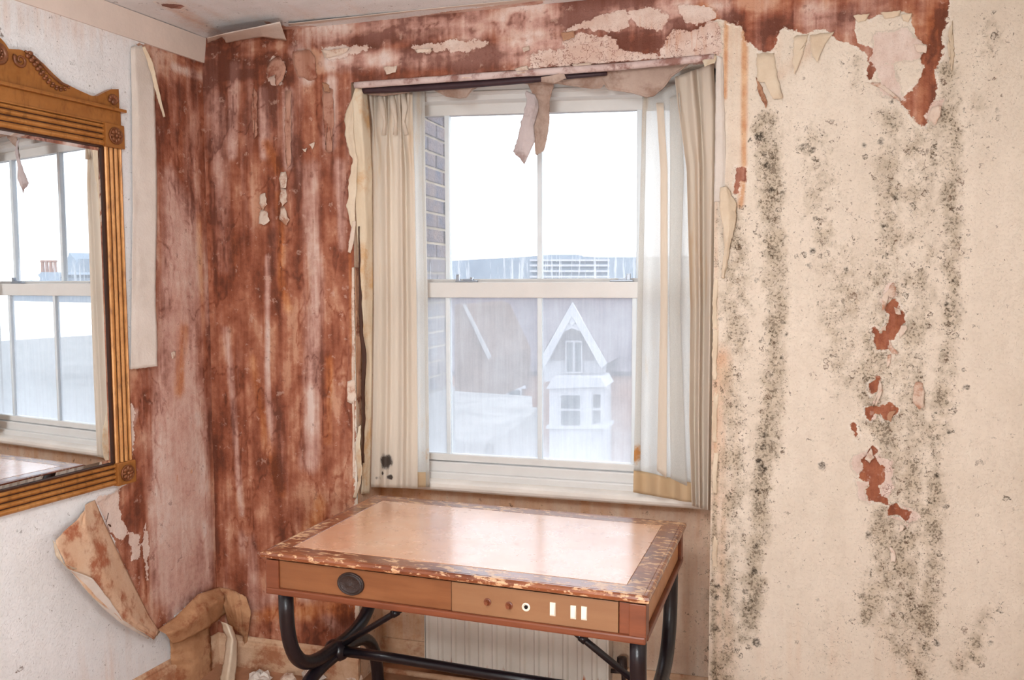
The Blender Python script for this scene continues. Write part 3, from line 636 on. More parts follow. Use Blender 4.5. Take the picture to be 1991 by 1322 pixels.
for BX, z0, z1, y, par, mt in ((BX_L, .868, 1.492, YS + .018, lower_sash, M['glass_low']), (BX_U, 1.556, 2.205, YU + .018, upper_sash, M['glass_up'])):
    e = (x0s + .03,) + BX + (x1s - .03,)
    for a, b in zip(e[:-1], e[1:]): MB().add([(a, y, z0), (b, y, z0), (b, y, z1), (a, y, z1)], [(0, 1, 2, 3)]).build('pane', mt, par)
# two small sash fasteners on the meeting rail
for px, fl_ in ((906, 1), (1207, -1)):
    c = W(px, 543, .225); x, y, z = c[0], c[1], 1.548
    mb = MB(); mb.bbox((x - .040, y - .012, z), (x + .046, y + .012, z + .006), .002); mb.bbox((x + fl_ * -.030 - .008, y - .010, z + .004), (x + fl_ * -.030 + .008, y + .006, z + .030), .003)
    mb.bbox((x - .010, y - .008, z + .005), (x + .030, y + .008, z + .013), .003); mb.bbox((x + .018, y - .006, z + .006), (x + .030, y + .006, z + .019), .002)
    mb.build('sash_fastener', M['chrome'], lower_sash)

# ------------------------------------------------------------------ desk
DA = radians(-2.6); DC = np.array([-0.820, 2.464, 0]); DW, DD, DZ = 0.575, 0.352, 0.760
desk = empty('writing_desk', DC, DA, 'worn wooden writing desk with peach leather top on black curved metal legs under the window', 'desk')
def worn_wood():
    n = NT('worn_desk_edge'); co = n.obj()
    g = n.noise(n.mapv(co, (0.25, 1, 1)), 16, 6, 0.65)
    c = n.ramp(g, [(0.3, rgb(98, 46, 26)), (0.55, rgb(142, 78, 46)), (0.75, rgb(170, 104, 66))])
    ch = n.noise(n.mapv(co, (0.5, 1.2, 1.3)), 52, 7, 0.7); m = n.rng(n.add(ch, n.mul(n.noise(co, 4, 2), 0.22)), 0.645, 0.675)
    c = n.mix(m, c, n.ramp(n.noise(co, 40, 3), [(0.3, rgb(204, 150, 108)), (0.7, rgb(226, 184, 144))]))
    return n.done(n.bsdf(c, n.rng(m, 0, 1, 0.28, 0.55), 0.5, n.bump(n.sub(1.0, m), 0.25, 0.003), coat=0.7, coat_rough=0.2))
def leather():
    n = NT('desk_leather'); co = n.obj()
    f = n.noise(co, 5, 6, 0.6); c = n.ramp(f, [(0.3, rgb(220, 160, 122)), (0.55, rgb(232, 176, 140)), (0.75, rgb(238, 192, 160))])
    sm = n.rng(n.noise(n.mapv(co, (1, 1.6, 1)), 13, 6, 0.7), 0.60, 0.68)
    c = n.mix(n.mul(sm, 0.35), c, rgb(168, 110, 76))
    r = n.add(n.rng(n.noise(co, 7, 5, 0.65), 0.35, 0.7, 0.22, 0.36), n.mul(sm, 0.12))
    return n.done(n.bsdf(c, r, 0.8, n.bump(n.noise(co, 200, 2), 0.05, 0.001), coat=1.0, coat_rough=0.19))
def panel_wood(name, a, b, rough=0.4):
    n = NT(name); co = n.obj(); g = n.noise(n.mapv(co, (0.12, 1, 1)), 26, 6, 0.6)
    return n.done(n.bsdf(n.mix(0.25, n.ramp(g, [(0.3, a), (0.7, b)]), n.ramp(n.noise(co, 5, 4), [(0.35, a), (0.65, b)])), rough, 0.4, n.bump(n.noise(co, 200, 3), 0.08, 0.002)))
M['dwear'] = worn_wood(); M['leather'] = leather()
M['dfront'] = panel_wood('desk_front_veneer', rgb(122, 72, 42), rgb(150, 96, 60))
M['dpost'] = panel_wood('desk_post_wood', rgb(104, 54, 34), rgb(138, 76, 48))
M['dside'] = panel_wood('desk_side_wood', rgb(176, 116, 70), rgb(206, 150, 100))
M['panel'] = panel_wood('control_panel_vinyl', rgb(140, 96, 64), rgb(154, 110, 76), 0.5)
M['iron'] = plain('black_iron', rgb(26, 20, 26), 0.32, 0.5, 0.2, 20, 0.15, 80)
M['badge'] = plain('badge_dark', rgb(48, 32, 28), 0.45, 0.5, 0.3, 60, 0.5, 260)
M['switch'] = plain('switch_cream', rgb(240, 226, 206), 0.35, 0.5, 0.03, 30)
M['hole'] = plain('socket_dark', rgb(24, 18, 16), 0.6, 0.2)
# top: moulded slab (border) and a leather field let into it
prof = [(0.0, .7335), (-.004, .7335), (0.006, .738), (0.012, .742), (0.014, .750), (0.012, .7565), (0.006, .760), (0.0, .760)]
def ring(mb, hw, hd, prof):                        # sweep an edge profile round a rectangle
    n = len(prof); b = len(mb.v)
    for sx, sy in ((-1, -1), (1, -1), (1, 1), (-1, 1)):
        for o, z in prof: mb.v.append((sx * (hw + o), sy * (hd + o), z))
    for c in range(4):
        c2 = (c + 1) % 4
        for i in range(n - 1): mb.f.append((b + c * n + i, b + c2 * n + i, b + c2 * n + i + 1, b + c * n + i + 1))
mb = MB(); iw, idp = DW - .014, DD - .014
ring(mb, iw, idp, [(-.30, .7335)] + prof + [(-.0015, .7588), (-.003, .760), (-.054, .760), (-.0555, .7585), (-.3, .7585)])
desk_top = mb.build('desk_top', M['dwear'], desk)
mb = MB(); bw, bd = iw - .0575, idp - .0575; mb.bbox((-bw, -bd, .757), (bw, bd, .7604), .0006); mb.build('leather_field', M['leather'], desk)['label'] = 'glossy peach leather writing surface'
fx, fy, zb, zt = DW - .032, DD - .034, .642, .7335
for sx in (-1, 1):
    for sy in (-1, 1): MB().bbox((sx * fx - .022 + (-.0 if sx < 0 else -.0), sy * fy - .022, zb), (sx * fx + .022, sy * fy + .022, zt), .003).build('corner_post', M['dpost'], desk)
MB().bbox((-fx + .020, fy - .012, zb), (fx - .02, fy + .012, zt), .002).build('back_panel', M['dside'], desk)
for sx in (-1, 1): MB().bbox((sx * fx - .012, -fy + .02, zb + .006), (sx * fx + .012, fy - .02, zt), .002).build('side_panel', M['dside'], desk)
MB().bbox((-fx - .022, -fy - .026, zb - .012), (fx + .022, -fy + .01, zb + .008), .005).build('lower_bead', M['dpost'], desk)
for sx in (-1, 1): MB().bbox((sx * fx - .024, -fy, zb - .012), (sx * fx + .024, fy + .022, zb + .006), .004).build('lower_bead', M['dpost'], desk)
yf = -fy - .012
MB().bbox((-fx + .022, yf - .004, zb + .008), (.028, yf + .02, zt), .002).build('drawer_front', M['dfront'], desk)
cp = MB().bbox((.030, yf - .006, zb + .008), (fx - .05, yf + .02, zt - .001), .002).build('control_panel', M['panel'], desk)
MB().bbox((fx - .048, yf - .005, zb + .008), (fx - .02, yf + .02, zt), .002).build('end_strip', M['dpost'], desk)
mb = MB(); cx_, cz_ = -.282, .690
for k in range(3): pass
def oval(mb, c, a, b, prof, n=28):
    base = len(mb.v)
    for s_, h in prof:
        for k in range(n): mb.v.append((c[0] + a * s_ * cos(2 * pi * k / n), c[1] - h, c[2] + b * s_ * sin(2 * pi * k / n)))
    for i in range(len(prof) - 1):
        for k in range(n):
            k2 = (k + 1) % n; mb.f.append((base + i * n + k, base + i * n + k2, base + (i + 1) * n + k2, base + (i + 1) * n + k))
    mb.f.append(tuple(base + (len(prof) - 1) * n + k for k in range(n)))
oval(mb, (cx_, yf - .003, cz_), .043, .033, [(1, 0), (1, .006), (.93, .010), (.86, .006), (.80, .006), (.76, .010), (.70, .007), (.2, .012), (.0, .013)])
bo = mb.build('oval_badge', M['badge'], desk, smooth=True); bo['label'] = 'dark raised oval badge'
def front_pt(px, py):                              # desk-local x, z on the plane of the front panels
    a = cos(DA), sin(DA); nrm = np.array([-sin(DA), cos(DA), 0]); d = ray(px, py); o = DC + nrm * (yf - .006)
    p = EYE + d * (((o - EYE) @ nrm) / (d @ nrm)); q = p - DC; return float(q[0] * cos(DA) + q[1] * sin(DA)), float(p[2])
yp = yf - .006
for px, py in ((948, 1170), (990, 1177)):
    x, z = front_pt(px, py); mb = MB(); mb.lathe([(.0105, 0), (.0105, .002), (.007, .003), (.0065, .007), (.005, .014), (.0, .014)], (x, yp, z), (0, -1, 0), 16); mb.build('knob', M['dpost'], cp, smooth=False)
x, z = front_pt(1023, 1180); mb = MB(); mb.lathe([(.0115, 0), (.0115, .002), (.0085, .003), (.006, .001), (.0055, .0005)], (x, yp, z), (0, -1, 0), 18); so = mb.build('socket', M['switch'], cp)
MB().lathe([(.0052, 0), (.0052, .0022), (0, .0022)], (x, yp - .0002, z), (0, -1, 0), 12).build('socket_hole', M['hole'], cp)
for px, py in ((1075, 1184), (1115, 1190), (1136, 1192)):
    x, z = front_pt(px, py); mb = MB(); mb.bbox((x - .0078, yp - .003, z - .018), (x + .0078, yp + .002, z + .018), .001)
    mb.add([(x - .006, yp - .003, z - .015), (x + .006, yp - .003, z - .015), (x + .006, yp - .003, z + .015), (x - .006, yp - .003, z + .015), (x - .006, yp - .0085, z - .012), (x + .006, yp - .0085, z - .012), (x + .006, yp - .0045, z + .014), (x - .006, yp - .0045, z + .014)],
           [(4, 5, 6, 7), (0, 1, 5, 4), (1, 2, 6, 5), (2, 3, 7, 6), (3, 0, 4, 7)]); mb.build('rocker_switch', M['switch'], cp)
# black metal base: at each end an upper U and a lower arch meeting in the middle
zj, ztp, hy = .318, .634, .285
for sx in (-1, 1):
    X0 = sx * (fx - .008)
    def uarc(y0, z0, zend, n=28):
        pts = []
        for i in range(n + 1):
            th = pi * i / n; cy, cz = -cos(th), sin(th)
            ex = 0.62; pts.append((X0, hy * np.sign(cy) * abs(cy) ** ex, z0 + (zend - z0) * (1 - abs(cz) ** ex) if zend > z0 else z0 - (z0 - zend) * (1 - abs(cz) ** ex)))
        return pts
    mb = MB(); mb.tube(uarc(0, zj + .012, ztp), .0225, 12); mb.build('upper_arc', M['iron'], desk, smooth=True)
    mb = MB(); mb.tube(uarc(0, zj - .012, .0), .0225, 12); mb.build('lower_arc', M['iron'], desk, smooth=True)
    mb = MB(); mb.lathe([(.0, -.036), (.026, -.034), (.034, -.02), (.034, .02), (.026, .034), (0, .036)], (X0, 0, zj), (1, 0, 0), 16); mb.build('hub', M['iron'], desk, smooth=True)
    mb = MB(); q0 = np.array([X0 - sx * .02, 0, zj + .02]); q1 = np.array([sx * .07, .0, .640]); mb.tube([q0, q0 * .5 + q1 * .5, q1], .0105, 10)
    for t in (.45, .72): mb.tube([q0 + (q1 - q0) * (t - .02), q0 + (q1 - q0) * (t + .02)], .0135, 10)
    mb.build('brace', M['iron'], desk, smooth=True)
mb = MB(); mb.tube([(-fx + .04, 0, zj), (-.3, 0, zj + .003), (0, 0, zj), (fx - .04, 0, zj)], [.018, .016, .016, .018], 12); mb.build('stretcher', M['iron'], desk, smooth=True)

# ------------------------------------------------------------------ mirror on the left wall
SM = 0.885                                          # its centre along the wall
mo = lw(SM, 0.85, 0.0); mirror = empty('wall_mirror', mo, atan2(cos(TH), sin(TH)), 'gilt carved wooden framed mirror with reeded rails hung on the left wall', 'mirror')
# local frame: x towards the corner, y into the wall, z up
def gilt(name, a, b, dark):
    n = NT(name); co = n.obj(); f = n.noise(co, 20, 5, 0.6)
    c = n.ramp(f, [(0.3, a), (0.7, b)]); g = n.noise(n.mapv(co, (1, 1, 0.3)), 60, 4, 0.65); c = n.mix(n.mul(n.rng(g, 0.5, 0.72), 0.55), c, dark)
    return n.done(n.bsdf(c, 0.36, 0.5, n.bump(g, 0.12, 0.002), 0.25))
M['gilt'] = gilt('gilt_wood', rgb(166, 106, 48), rgb(198, 138, 76), rgb(96, 52, 18))
M['gold_flat'] = gilt('gilt_wood_flat', rgb(156, 98, 44), rgb(176, 116, 58), rgb(122, 72, 30))
M['carve'] = gilt('carved_brown', rgb(112, 66, 40), rgb(146, 90, 56), rgb(70, 36, 20))
M['groove'] = plain('dark_groove', rgb(66, 34, 16), 0.6, 0.3)  # dark brown for painted groove and gap shade, also rebate and pencil mark
n = NT('mirror_silver'); n.m['x'] = 1; gl = n.nd('ShaderNodeBsdfGlossy'); gl.inputs['Color'].default_value = (0.90, 0.92, 0.93, 1); gl.inputs['Roughness'].default_value = 0.004; M['silver'] = n.done(gl.outputs[0])
Wd, Z0, Z1, BK = 0.452, 0.0, 1.235, .072            # half width, bottom, top of the frame proper, block size
def mq(px, py, off=.03): s_, z = 0, 0; p = L(px, py, off); return SM - float((p - LO) @ LD), float(p[2]) - .85
def reed(mb, a0, a1, b0, b1, vert, side):           # reeded rail: grooves run along it
    m = 4; w = (b1 - b0); pr = [(b0, 0.0), (b0, -.020)]
    segs = [(.0, .24, .006), (.24, .30, -.006), (.30, .50, .006), (.50, .57, -.007), (.57, .77, .006), (.77, .83, -.006), (.83, 1.0, .006)]
    for s0, s1, h in segs:
        for i in range(6):
            t = i / 5.; pr.append((b0 + w * (s0 + (s1 - s0) * t), -.022 - (h * sin(pi * t) if h > 0 else h * sin(pi * t) * .9)))
    pr += [(b1, -.020), (b1, 0.0)]
    if vert: mb.profile(pr, a0, a1, lambda a, b, t: (a, b, t))
    else: mb.profile(pr, a0, a1, lambda a, b, t: (t, b, a))
for sx in (-1, 1):
    mb = MB(); reed(mb, Z0 + BK, Z1 - BK, *((Wd - BK, Wd) if sx > 0 else (-Wd, -Wd + BK)), True, 0); rail_ = mb.build('side_rail', M['gilt'], mirror); b0_ = (Wd - BK) if sx > 0 else -Wd; gm = MB()
    for g0, g1 in ((.235, .305), (.495, .575), (.765, .835)): gm.box((b0_ + BK * g0, -.0205, Z0 + BK), (b0_ + BK * g1, -.010, Z1 - BK))  # dark strips laid in the grooves to deepen their shade
    gm.build('groove', M['groove'], rail_)
for z in (Z0, Z1 - BK):
    mb = MB(); reed(mb, -Wd + BK, Wd - BK, z, z + BK, False, 0); rail_ = mb.build('cross_rail', M['gilt'], mirror); gm = MB()
    for g0, g1 in ((.235, .305), (.495, .575), (.765, .835)): gm.box((-Wd + BK, -.0205, z + BK * g0), (Wd - BK, -.010, z + BK * g1))  # same painted groove shade along the cross rails
    gm.build('groove', M['groove'], rail_)
def rosette(mb, c, r):
    mb.lathe([(r, 0), (r, .004), (r * .92, .007), (r * .84, .004), (r * .3, .004), (.0, .006)], c, (0, -1, 0), 24)
    for k in range(8):
        a = 2 * pi * k / 8; mb.ball((c[0] + .55 * r * cos(a), c[1] - .004, c[2] + .55 * r * sin(a)), (.20 * r + abs(cos(a)) * .12 * r, .005, .20 * r + abs(sin(a)) * .12 * r), 8, 5)
    mb.ball((c[0], c[1] - .006, c[2]), (.24 * r, .007, .24 * r), 10, 6)
for sx in (-1, 1):
    for z in (Z0, Z1 - BK):
        x0 = sx * Wd - (BK if sx > 0 else 0); mb = MB(); mb.bbox((x0 - .004, -.036, z - .004), (x0 + BK + .004, 0, z + BK + .004), .003); blk = mb.build('corner_block', M['gold_flat'], mirror)
        mb = MB(); rosette(mb, (x0 + BK / 2, -.036, z + BK / 2), .029); mb.build('rosette', M['carve'], blk, smooth=True)
# rebate and glass with its bevelled border
ix, iz0, iz1 = Wd - BK, Z0 + BK, Z1 - BK
mb = MB()
for a, b in (((-ix, -.020, iz0), (-ix + .006, -.012, iz1)), ((ix - .006, -.020, iz0), (ix, -.012, iz1)), ((-ix, -.020, iz0), (ix, -.012, iz0 + .006)), ((-ix, -.020, iz1 - .006), (ix, -.012, iz1))): mb.box(a, b)
mb.build('rebate', M['groove'], mirror)
yg = -.0155; bv = .016; gx = ix - .005
MB().add([(-gx + bv, yg, iz0 + bv + .004), (gx - bv, yg, iz0 + bv + .004), (gx - bv, yg, iz1 - bv - .004), (-gx + bv, yg, iz1 - bv - .004)], [(0, 1, 2, 3)]).build('mirror_glass', M['silver'], mirror)
o_ = [(-gx, yg + .0022, iz0 + .004), (gx, yg + .0022, iz0 + .004), (gx, yg + .0022, iz1 - .004), (-gx, yg + .0022, iz1 - .004)]; i_ = [(-gx + bv, yg, iz0 + bv + .004), (gx - bv, yg, iz0 + bv + .004), (gx - bv, yg, iz1 - bv - .004), (-gx + bv, yg, iz1 - bv - .004)]
MB().add(o_ + i_, [(k, (k + 1) % 4, 4 + (k + 1) % 4, 4 + k) for k in range(4)]).build('glass_bevel', M['silver'], mirror)
# cresting
mb = MB(); mb.bbox((-Wd, -.026, Z1), (Wd, 0, Z1 + .050), .003); mb.bbox((-Wd + .0, -.030, Z1 + .0), (Wd - .0, -.02, Z1 + .006), .002); mb.build('frieze', M['gold_flat'], mirror)
mb = MB(); mb.bbox((-Wd - .014, -.040, Z1 + .049), (Wd + .014, 0, Z1 + .060), .003); mb.build('ledge', M['gold_flat'], mirror)
crest_px = [(232, 172.6), (220, 173), (205, 180), (192, 187), (181.5, 186), (163, 178), (145, 169), (127, 160), (109, 143.5), (91, 124.5), (76, 111), (63.5, 102.7), (45, 97), (25, 96), (18, 85), (9, 75), (0, 72)]
cr = [mq(*p) for p in crest_px]; cr[0] = (Wd - .004, cr[0][1]); x_end = cr[-1][0]
cr = [(x - x_end * (1 - x / Wd), z) for x, z in cr]
z_l = Z1 + .060; half = cr
out = [(half[0][0], z_l)] + half + [(-x, z) for x, z in half[::-1][1:]] + [(-half[0][0], z_l)]
mb = MB(); mb.prism(out, lambda u, v, d: (u, d, v), -.024, 0.0); crest = mb.build('crest', M['gold_flat'], mirror)
for sx in (-1, 1):                                   # scrolls, leaf carving, end palmettes
    mb = MB(); c = mq(42, 117); pts = []
    for i in range(30):
        a = 2.6 + i * .32; r = .022 * (1 - i / 34.); pts.append((sx * (c[0] + r * cos(a)), -.026, c[1] + r * sin(a)))
    mb.tube(pts, [.006 * (1 - i / 45.) for i in range(30)], 8)
    path = resample([mq(58, 106), mq(72, 124), mq(86, 146), mq(100, 162), mq(115, 173), mq(128, 172), mq(133, 168)], 12)
    for i, (x, z) in enumerate(path):
        t = i / 11.; w = .013 * (1 - .55 * t); d = path[min(i + 1, 11)] - path[max(i - 1, 0)]; d /= np.linalg.norm(d); nx, nz = -d[1], d[0]
        for q in (-.5, .5): mb.ball((sx * (x + nx * w * q), -.026, z + nz * w * q), (w * .75, .008, w * .62), 8, 5)
    mb.tube([(sx * x, -.027, z) for x, z in resample([mq(50, 99), mq(66, 108), mq(82, 124), mq(100, 145), mq(118, 161), mq(136, 168)], 16)], .0035, 6)
    mb.build('leaf_scroll', M['carve'], crest, smooth=True)
    mb = MB(); c = mq(222, 198)
    for k in range(6):
        a = radians(25 + k * 28); mb.ball((sx * (c[0] + .016 * cos(a)), -.027, c[1] + .018 * sin(a)), (.008, .007, .009), 8, 5)
    mb.ball((sx * c[0], -.027, c[1]), (.012, .009, .011), 8, 6); mb.build('palmette', M['carve'], crest, smooth=True)
mb = MB(); c = (0.0, -.024, mq(0, 104)[1]); mb.lathe([(.034, 0), (.034, .006), (.029, .011), (.024, .006), (.021, .004), (.0, .006)], c, (0, -1, 0), 28)
for k in range(10): mb.ball((c[0] + .014 * cos(k * pi / 5), c[1] - .006, c[2] + .014 * sin(k * pi / 5)), (.0055, .006, .0055), 6, 5)
mb.ball((c[0], c[1] - .006, c[2]), (.007, .009, .007), 8, 6); mb.build('centre_roundel', M['carve'], crest, smooth=True)

# ------------------------------------------------------------------ curtains
def cloth(name, c, tr, opac=1.0, spots=(), drips=()):
    n = NT(name); co = n.co
    f = n.noise(n.mapv(co, (1, 1, 0.15)), 10, 5, 0.6); cc = n.ramp(f, [(0.3, tuple(x * .93 for x in c[:3])), (0.7, c[:3])])
    yl = n.rng(n.noise(n.mapv(co, (1, 1, 0.12)), 14, 5, 0.65), 0.56, 0.74); cc = n.mix(n.mul(yl, 0.45), cc, rgb(232, 196, 146))
    for p, r, colr, nz in spots:
        d = n.nd('ShaderNodeVectorMath'); d.operation = 'DISTANCE'; n.put(d.inputs[0], co); d.inputs[1].default_value = tuple(p)
        k = n.rng(n.add(d.outputs['Value'], n.mul(n.sub(n.noise(co, 60, 4, 0.7), 0.5), nz)), r * .55, r, 0.9, 0.0); cc = n.mix(k, cc, colr)
    wv = n.nd('ShaderNodeTexWave'); n.put(wv.inputs['Vector'], co); wv.inputs['Scale'].default_value = 260; wv.bands_direction = 'Z'
    nm = n.bump(n.add(n.noise(co, 300, 2), n.mul(n.noise(co, 22, 3), 1.2)), 0.15, 0.003)
    t = n.nd('ShaderNodeBsdfTranslucent'); n.put(t.inputs['Color'], cc)
    s_ = n.mixs(tr, n.bsdf(cc, 0.85, 0.1, nm), t.outputs[0])
    if opac < 1:
        tp = n.nd('ShaderNodeBsdfTransparent'); s_ = n.mixs(n.add(opac, n.mul(n.sub(n.noise(co, 420, 2), .5), .25)), tp.outputs[0], s_)
    return n.done(s_)
blk = rgb(70, 52, 44)
M['curtain'] = cloth('curtain_cotton', rgb(248, 236, 222), 0.5, 1.0, [(W(750, 897, .078), .034, blk, .030), (W(734, 930, .078), .014, blk, .01), (W(758, 928, .078), .014, blk, .01), (W(745, 920, .078), .01, blk, .012)])
M['lining'] = cloth('curtain_sheer', rgb(244, 241, 236), 0.72, 0.72, [(W(1266, 462, .055), .022, rgb(222, 160, 76), .022), (W(1240, 885, .055), .05, rgb(226, 172, 98), .05), (W(829, 890, .06), .06, rgb(226, 172, 98), .05)])
M['hem'] = cloth('curtain_hem', rgb(234, 208, 172), 0.5, 1.0)
def drape(name, edgeL, edgeR, off, mat, parent, nu=70, nv=90):
    a = resample(edgeL, nv); b = resample(edgeR, nv); u = np.linspace(0, 1, nu); v = np.linspace(0, 1, nv); P = np.zeros((nu, nv, 3))
    for i in range(nu):
        for j in range(nv):
            px = a[j, 0] + (b[j, 0] - a[j, 0]) * u[i]; py = a[j, 1] + (b[j, 1] - a[j, 1]) * u[i]; dx, of = off(u[i], v[j]); P[i, j] = W(px + dx, py, of)
    P -= np.array(parent.location); return grid_obj(name, P, mat, parent, solid=0.0006)
lc = empty('window_curtain', W(770, 178, .06), 0, 'cream pleated curtain with black mould spots hanging left of the window', 'curtain', 'cream curtains at the sash window')
def lpleat(u, v):
    top = exp(-v * 7); pin = exp(-((v - .085) / .05) ** 2); ph = 2 * pi * 3.0 * u + .6
    w = cos(ph) * (.020 * (.55 + .45 * top)) * (1 - .35 * v) + .006 * cos(2 * pi * 5.3 * u + 2 + v) * (1 - .3 * v) + .008 * sin(pi * u)
    w = w * (1 - .75 * pin * (1 if sin(ph * 1.0) > -2 else 0)) - .010 * top * cos(ph * 2)
    return 3.0 * pin * sin(ph + .8), .086 - w
drape('fabric', [(717, 180), (720, 240), (724, 330), (727, 600), (725, 800), (721, 947)], [(802, 180), (800, 240), (806, 330), (810, 600), (812, 800), (812, 950)], lpleat, M['curtain'], lc)
drape('lining', [(790, 180), (795, 330), (798, 600), (800, 948)], [(826, 178), (827, 330), (832, 600), (835, 947)], lambda u, v: (0, .110 + .008 * cos(u * 5 + 1)), M['lining'], lc, 24, 60)
drape('side_hem', [(819, 179), (820, 330), (825, 600), (828, 947)], [(826, 178), (827, 330), (832, 600), (835, 947)], lambda u, v: (0,   .106 + .008 * cos((.75 + .25 * u) * 5 + 1)), M['lining'], lc, 6, 60)
drape('bottom_hem', [(800, 918), (800, 948)], [(834, 918), (835, 947)], lambda u, v: (0, .106 + .008 * cos(u * 5 + 1)), M['hem'], lc, 16, 6)
mb = MB()
for px in (742, 764, 786): mb.tube([W(px - 3, 182, .065), W(px + 1, 210, .056), W(px + (6 if px < 780 else -2), 236, .060), W(px + 4, 262, .068)], [.010, .012, .005, .009], 8)
mb.build('pinch_pleat', M['curtain'], lc, smooth=True, origin=lc.location); 
rc = empty('window_curtain', W(1330, 140, .06), 0, 'cream curtain with sheer orange stained lining hanging right of the window', 'curtain', 'cream curtains at the sash window')
def rp(u, v):
    ph = 2 * pi * 2.4 * u + .4 - .5 * v; w = .018 * cos(ph) * (.7 + .3 * v) + .005 * cos(2 * pi * 4.1 * u + 1.3 + v) * (1 - .5 * v)
    return 2.0 * sin(ph) * exp(-((v - .12) / .07) ** 2), .078 - w
drape('fabric', [(1312, 150), (1318, 210), (1335, 330), (1342, 600), (1340, 820), (1345, 984)], [(1388, 122), (1391, 200), (1391, 330), (1387, 600), (1384, 820), (1381, 993)], rp, M['curtain'], rc, 80, 100)
def rl(u, v):
    ph = 2 * pi * 2.3 * u + .2; return 3 * sin(ph * 1.3 + v * 2) * v * u, .098 - .016 * cos(ph) * (.35 + .65 * v)
drape('lining', [(1249, 188), (1246, 330), (1238, 620), (1232, 915)], [(1352, 150), (1356, 330), (1352, 620), (1350, 940)], rl, M['lining'], rc, 60, 80)
drape('fold', [(1276, 200), (1284, 330), (1284, 600), (1277, 915)], [(1290, 200), (1298, 330), (1298, 600), (1296, 930)], lambda u, v: (0, .074 + .004 * sin(pi * u)), M['curtain'], rc, 8, 60)
drape('fold', [(1302, 190), (1303, 330), (1301, 600), (1304, 930)], [(1322, 180), (1330, 330), (1322, 600), (1336, 945)], lambda u, v: (0, .070 + .006 * sin(pi * u)), M['lining'], rc, 10, 60)
drape('side_hem', [(1249, 188), (1246, 330), (1238, 620), (1232, 915)], [(1257, 186), (1255, 330), (1249, 620), (1245, 916)], lambda u, v: (0, .094 - .016 * cos(.2 + u * 1.2) * (.35 + .65 * v)), M['lining'], rc, 8, 60)
drape('bottom_hem', [(1232, 912), (1231, 957)], [(1350, 940), (1349, 978)], lambda u, v: (rl(u, 1)[0], rl(u, 1)[1] - .003), M['hem'], rc, 60, 8)

# ------------------------------------------------------------------ head of the recess: bead, sagging lining paper, torn strip
M['bead'] = paper_mat('bead_paint', [(0.3, rgb(206, 178, 172)), (0.7, rgb(230, 210, 204))], rgb(150, 104, 92), 14)
bp = resample([(690, 166), (800, 158), (1040, 141), (1200, 130), (1388, 112)], 40)
mb = MB(); mb.tube([W(x, y, -.004 + .003 * sin(i * .7)) for i, (x, y) in enumerate(bp)], [.010 + .004 * fbm(i * .35, .5, 3) for i in range(40)], 10); tag(mb.build('trim_2', M['bead'], smooth=True), kind='structure')
M['rail_shade'] = plain('curtain_rail_shaded', rgb(62, 42, 46), 0.5, 0.3, 0.2, 30)  # rail colour includes the deep shade under the recess head
rp_ = resample([(704, 176), (800, 172), (930, 163), (1040, 154), (1180, 143)], 30)
mb = MB(); mb.tube([W(x, y, .022) for x, y in rp_], [.0125 - .006 * max(0, (i - 18) / 11.) for i in range(30)], 10); tag(mb.build('curtain_rail', M['rail_shade'], smooth=True, origin=W(900, 165, .022)), 'rounded curtain rail painted in shade running under the head of the window recess', 'rail')
upper_ = [(692, 170), (760, 163), (840, 158), (935, 152), (1030, 146), (1150, 137), (1250, 129), (1340, 120)]
lower_ = [(700, 176), (716, 184), (745, 187), (790, 181), (835, 170), (848, 178), (868, 188), (893, 192), (907, 190), (918, 176), (936, 166), (962, 163), (1000, 160), (1028, 164), (1072, 164), (1082, 163), (1150, 173), (1168, 172), (1175, 164), (1182, 175), (1228, 181), (1258, 190), (1272, 187), (1290, 172), (1305, 150), (1340, 126)]
sheet('sagging_paper', [[(x, y + 8 * (x < 1000), .040) for x, y in upper_], [(x, y - 5, .046) for x, y in lower_], [(x, y, .050) for x, y in lower_]], W, M['paper_grey'], 12, 260, None, (0, 2.5), wob=.006, seed=3, label='torn greyish lining paper sagging along the head of the window', wfreq=2)
ts = sheet('torn_strip', [[(1024, 158, .055), (1034, 180, .065), (1040, 205, .070), (1037, 235, .070), (1038, 270, .075), (1041, 302, .080)],
                     [(1052, 156, .055), (1055, 180, .080), (1055, 205, .092), (1052, 240, .090), (1050, 275, .085), (1049, 298, .085)],
                     [(1080, 154, .060), (1075, 172, .070), (1069, 195, .095), (1068, 240, .100), (1064, 270, .095), (1058, 292, .090)]], W, M['paper_grey'], 17, 50, None, (2, 2), (0, 6), wob=.006, seed=8, label='torn strip of grey paper dangling in front of the upper window panes')
fs = sheet('folded_face', [[(1022, 176, .060), (1024, 200, .052), (1014, 232, .050), (1008, 262, .058), (998, 296, .066)], [(1040, 184, .066), (1040, 206, .058), (1026, 240, .050), (1018, 275, .052), (1012, 310, .060)], [(1046, 196, .074), (1047, 212, .072), (1038, 245, .068), (1040, 275, .062), (1020, 319, .064)]], W, M['paper_lilac'], 13, 50, None, (3, 1), (0, 4), wob=.003, seed=18, origin=False)
fs.parent = ts; fs.location = -ts.location
sheet('curled_scrap', [[(1052, 150, -.004), (1075, 146, -.010), (1096, 140, -.006)], [(1052, 160, .02), (1078, 162, -.012), (1100, 153, .0)]], W, M['paper_grey'], 8, 20, wall_back, (1, 3), seed=4)

